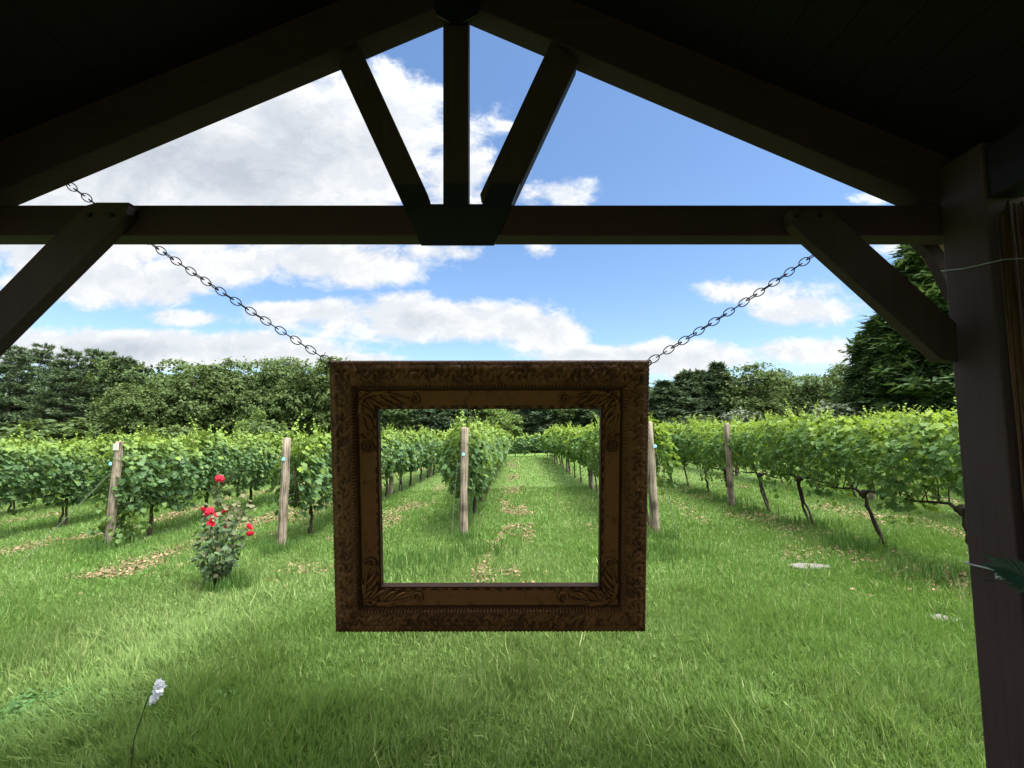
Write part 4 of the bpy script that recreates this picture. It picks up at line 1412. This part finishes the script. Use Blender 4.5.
# ------------------------------------------------------------------ grass, litter, clover
def litter_mask(x, y):
    """where dry prunings lie: down the middle of the alleys, patchy"""
    m = np.zeros_like(x)
    for c, w, k in ((-0.05, 0.28, 1.35), (1.2, 0.3, 0.25), (-2.5, 0.45, 0.75), (-5.0, 0.62, 1.15), (-8.0, 0.5, 0.9), (-11, .6, .7), (3.6, 0.4, 0.35), (4.55, 0.55, 0.55), (6.4, .6, .6), (9.2, .8, .5)):
        yn = np.where(c > 4, 4.2, np.where(c == -0.05, 4.9, 5.7))
        m = np.maximum(m, k * np.exp(-((x - c - 0.12 * np.sin(y * 0.9 + c)) / w) ** 2) * (y > yn))
    nse = fbm(np.c_[x * 1.7, y * 0.9], 21, 4)
    return np.clip(m * 1.6 - 0.25, 0, 1) * np.clip((nse - 0.38) / 0.16, 0, 1)

def build_litter():
    g = np.random.default_rng(77)
    N = 420000
    y = 4.2 + 27 * g.random(N) ** 1.6
    x = g.uniform(-1, 1, N) * (1.2 * y + 0.5)
    keep = (g.random(N) < litter_mask(x, y) * 0.85) | (g.random(N) < 0.002)
    x, y = x[keep], y[keep]
    n = len(x)
    pos = np.c_[x, y, ground(x) + g.uniform(0.006, 0.038, n)]
    nr = np.c_[g.normal(0, .35, n), g.normal(0, .35, n), np.ones(n)]
    tp = np.c_[g.normal(0, 1, n), g.normal(0, 1, n), g.normal(0, .15, n)]
    sz = g.uniform(0.014, 0.046, n) * (1 + 0.02 * y)
    tm = [(-0.35, 0, 0.06), (0.30, 0.05, 0.0), (0.42, 0.5, 0.1), (0.05, 1, 0.0), (-0.4, 0.55, 0.12)]
    V, F, k = scatter(tm, [(0, 1, 2, 3, 4)], pos, nr, tp, sz)
    o = link('leaf_litter', np_mesh('leaf_litter', V, F), M['litter'])
    tag(o, 'dry tan leaf litter strewn between the vine rows', 'leaf litter', kind='stuff')
    print('litter', n)
build_litter()

BL = [(-0.5, 0.0, 0.0), (0.5, 0.0, 0.0), (0.42, 0.58, 0.16), (-0.42, 0.58, 0.16), (0.0, 1.0, 0.58)]
BF = [(0, 1, 2, 3), (3, 2, 4)]

def build_grass():
    g = np.random.default_rng(99)
    bands = [(1.95, 3.2, 180000), (3.2, 5.0, 230000), (5.0, 8.0, 230000), (8.0, 14.0, 150000), (14.0, 34.5, 80000)]
    Vs, Fs, ages, o = [], {}, [], 0
    for (a, b, n) in bands:
        y = np.sqrt(g.uniform(a * a, b * b, n))
        x = g.uniform(-1, 1, n) * (1.17 * y + (1.1 if b < 6 else 1.6))
        lm = litter_mask(x, y)
        keep = g.random(n) > lm * 0.70
        for (sx, sy, sr) in STONES:
            keep &= (((x - sx) / sr) ** 2 + ((y - sy) / (sr * 0.6)) ** 2 > 1.0) | (g.random(n) < 0.05)
        if a < 2: keep &= ~((y < 1.9) & (np.abs(x) < 2.4))
        x, y = x[keep], y[keep]; n = len(x)
        tuft = fbm(np.c_[x * 2.3, y * 2.3], 31, 4)
        fine = fbm(np.c_[x * 9, y * 9], 33, 2)
        h = (0.032 + 0.018 * np.clip((tuft - 0.36) / 0.3, 0, 1.3)) * g.uniform(0.4, 1.6, n) * (0.7 + 0.6 * fine)
        # longer, laid-over grass at the near left and right
        longer = np.clip((4.6 - y) / 1.6, 0, 1) * np.clip((fbm(np.c_[x * 0.9, y * 0.9], 41, 3) - 0.42) / 0.15, 0, 1)
        h *= 1 + 0.55 * longer
        tall = g.random(n) < 0.010 * np.clip((6.5 - y) / 2, 0, 1) * np.clip((fbm(np.c_[x * 0.7 + 3, y * 0.7], 43, 2) - 0.35) / 0.2, 0, 1)
        h = np.where(tall, h * 2.1, h)
        w = (0.0043 + 0.0011 * y ** 0.97) * g.uniform(0.7, 1.3, n)
        h = np.maximum(h, 0.022) * (1 + 0.010 * y)
        ang = g.uniform(0, 2 * math.pi, n)
        flow = fbm(np.c_[x * 0.7 + 9, y * 0.7], 51, 2) * 5.0 - 1.4
        leanx = 1.15 * np.cos(ang) + (0.28 + 0.9 * longer) * np.cos(flow)
        leany = 1.15 * np.sin(ang) + (0.28 + 0.9 * longer) * np.sin(flow)
        tip = np.c_[leanx, leany, g.uniform(0.22, 1.0, n)]
        nr = np.c_[leanx, leany, -0.55 * np.ones(n)] + g.normal(0, 0.5, (n, 3))
        pos = np.c_[x, y, ground(x) - 0.004]
        V, F, k = scatter(BL, BF, pos, -nr, tip, h * (0.55 + 0.55 * np.linalg.norm(tip, axis=1)), w)
        age = np.where(g.random(n) < 0.045 + 0.10 * np.clip(fbm(np.c_[x * 0.8, y * 0.8], 61, 3) - 0.45, 0, 1) * 4, g.uniform(0.25, 0.9, n), 0.0)
        age = np.where(tall, g.uniform(0.3, 0.8, n), age)
        age = np.maximum(age, 0.14 * np.clip((fbm(np.c_[x * 0.35 + 7, y * 0.35], 71, 3) - 0.5) / 0.2, 0, 1))
        Vs.append(V); ages.append(np.repeat(age, k))
        for f in F: Fs.setdefault(f.shape[1], []).append(f + o)
        o += len(V)
    me = np_mesh('grass', np.concatenate(Vs), [np.concatenate(v) for v in Fs.values()], {'age': np.concatenate(ages)})
    ob = link('grass', me, M['grass'])
    tag(ob, 'lush green mown grass covering the field in front of and between the vines', 'grass', kind='stuff')
build_grass()

def build_clumps():
    """taller weeds at post feet and mounds; broad clover-like leaves near the camera on the left"""
    g = np.random.default_rng(123)
    spots = [(-1.35, 5.9, 0.55, 240), (-0.8, 7.2, 0.22, 120), (-3.5, 6.8, 0.22, 130), (-6.5, 7.2, 0.28, 150), (1.95, 6.2, 0.40, 170), (2.25, 7.0, 0.2, 90), (-3.2, 5.2, 0.22, 120), (-0.55, 6.4, 0.4, 140)]
    for k in range(9): spots.append((4.6 + g.normal(0, .2), 4.9 + 1.38 * k, 0.35, 110))
    pos, tip, nr, h, w = [], [], [], [], []
    for (x, y, r, n) in spots:
        n = int(n * 1.8)
        px, py = g.normal(x, r * 0.6, n), g.normal(y, r * 0.6, n)
        a = g.uniform(0, 6.28, n)
        pos.append(np.c_[px, py, ground(px)]); t = np.c_[np.cos(a) * .9, np.sin(a) * .9, np.ones(n)]
        tip.append(t); nr.append(-np.c_[np.cos(a), np.sin(a), -0.5 * np.ones(n)])
        h.append(g.uniform(0.07, 0.19, n)); w.append(g.uniform(0.010, 0.022, n))
    V, F, k = scatter(BL, BF, np.concatenate(pos), np.concatenate(nr), np.concatenate(tip), np.concatenate(h), np.concatenate(w))
    tag(link('weeds', np_mesh('weeds', V, F), M['weed']), 'taller dark weeds tufted around post feet and vine trunks', 'weeds', kind='stuff')
    N = 16000
    y = g.uniform(2.0, 3.1, N); x = g.uniform(-3.2, -0.6, N)
    m = fbm(np.c_[x * 1.6, y * 1.6], 91, 3) - 0.12 * (x + 2.6)
    keep = (m > 0.50) & (x < -1.9 + 0.2 * np.sin(y * 7)) & (g.random(N) < 0.9)
    x, y = x[keep], y[keep]; n = len(x)
    pos = np.c_[x, y, ground(x) + g.uniform(0.02, 0.075, n)]
    nr = np.c_[g.normal(0, .7, n), g.normal(-.2, .7, n), np.ones(n)]
    tp = np.c_[g.normal(0, 1, n), g.normal(0, 1, n), g.normal(0, .2, n)]
    tm = [(-0.15, 0, 0), (0.15, 0, 0), (0.42, 0.5, 0.05), (0.25, 0.92, 0), (-0.25, 0.92, 0), (-0.42, 0.5, 0.05)]
    V, F, k = scatter(tm, [(0, 1, 2, 5), (5, 2, 3, 4)], pos, nr, tp, g.uniform(0.016, 0.032, n))
    tag(link('clover', np_mesh('clover', V, F), M['clover']), 'patch of broad-leaved clover in the shaded grass at lower left', 'clover', kind='stuff')
build_clumps()
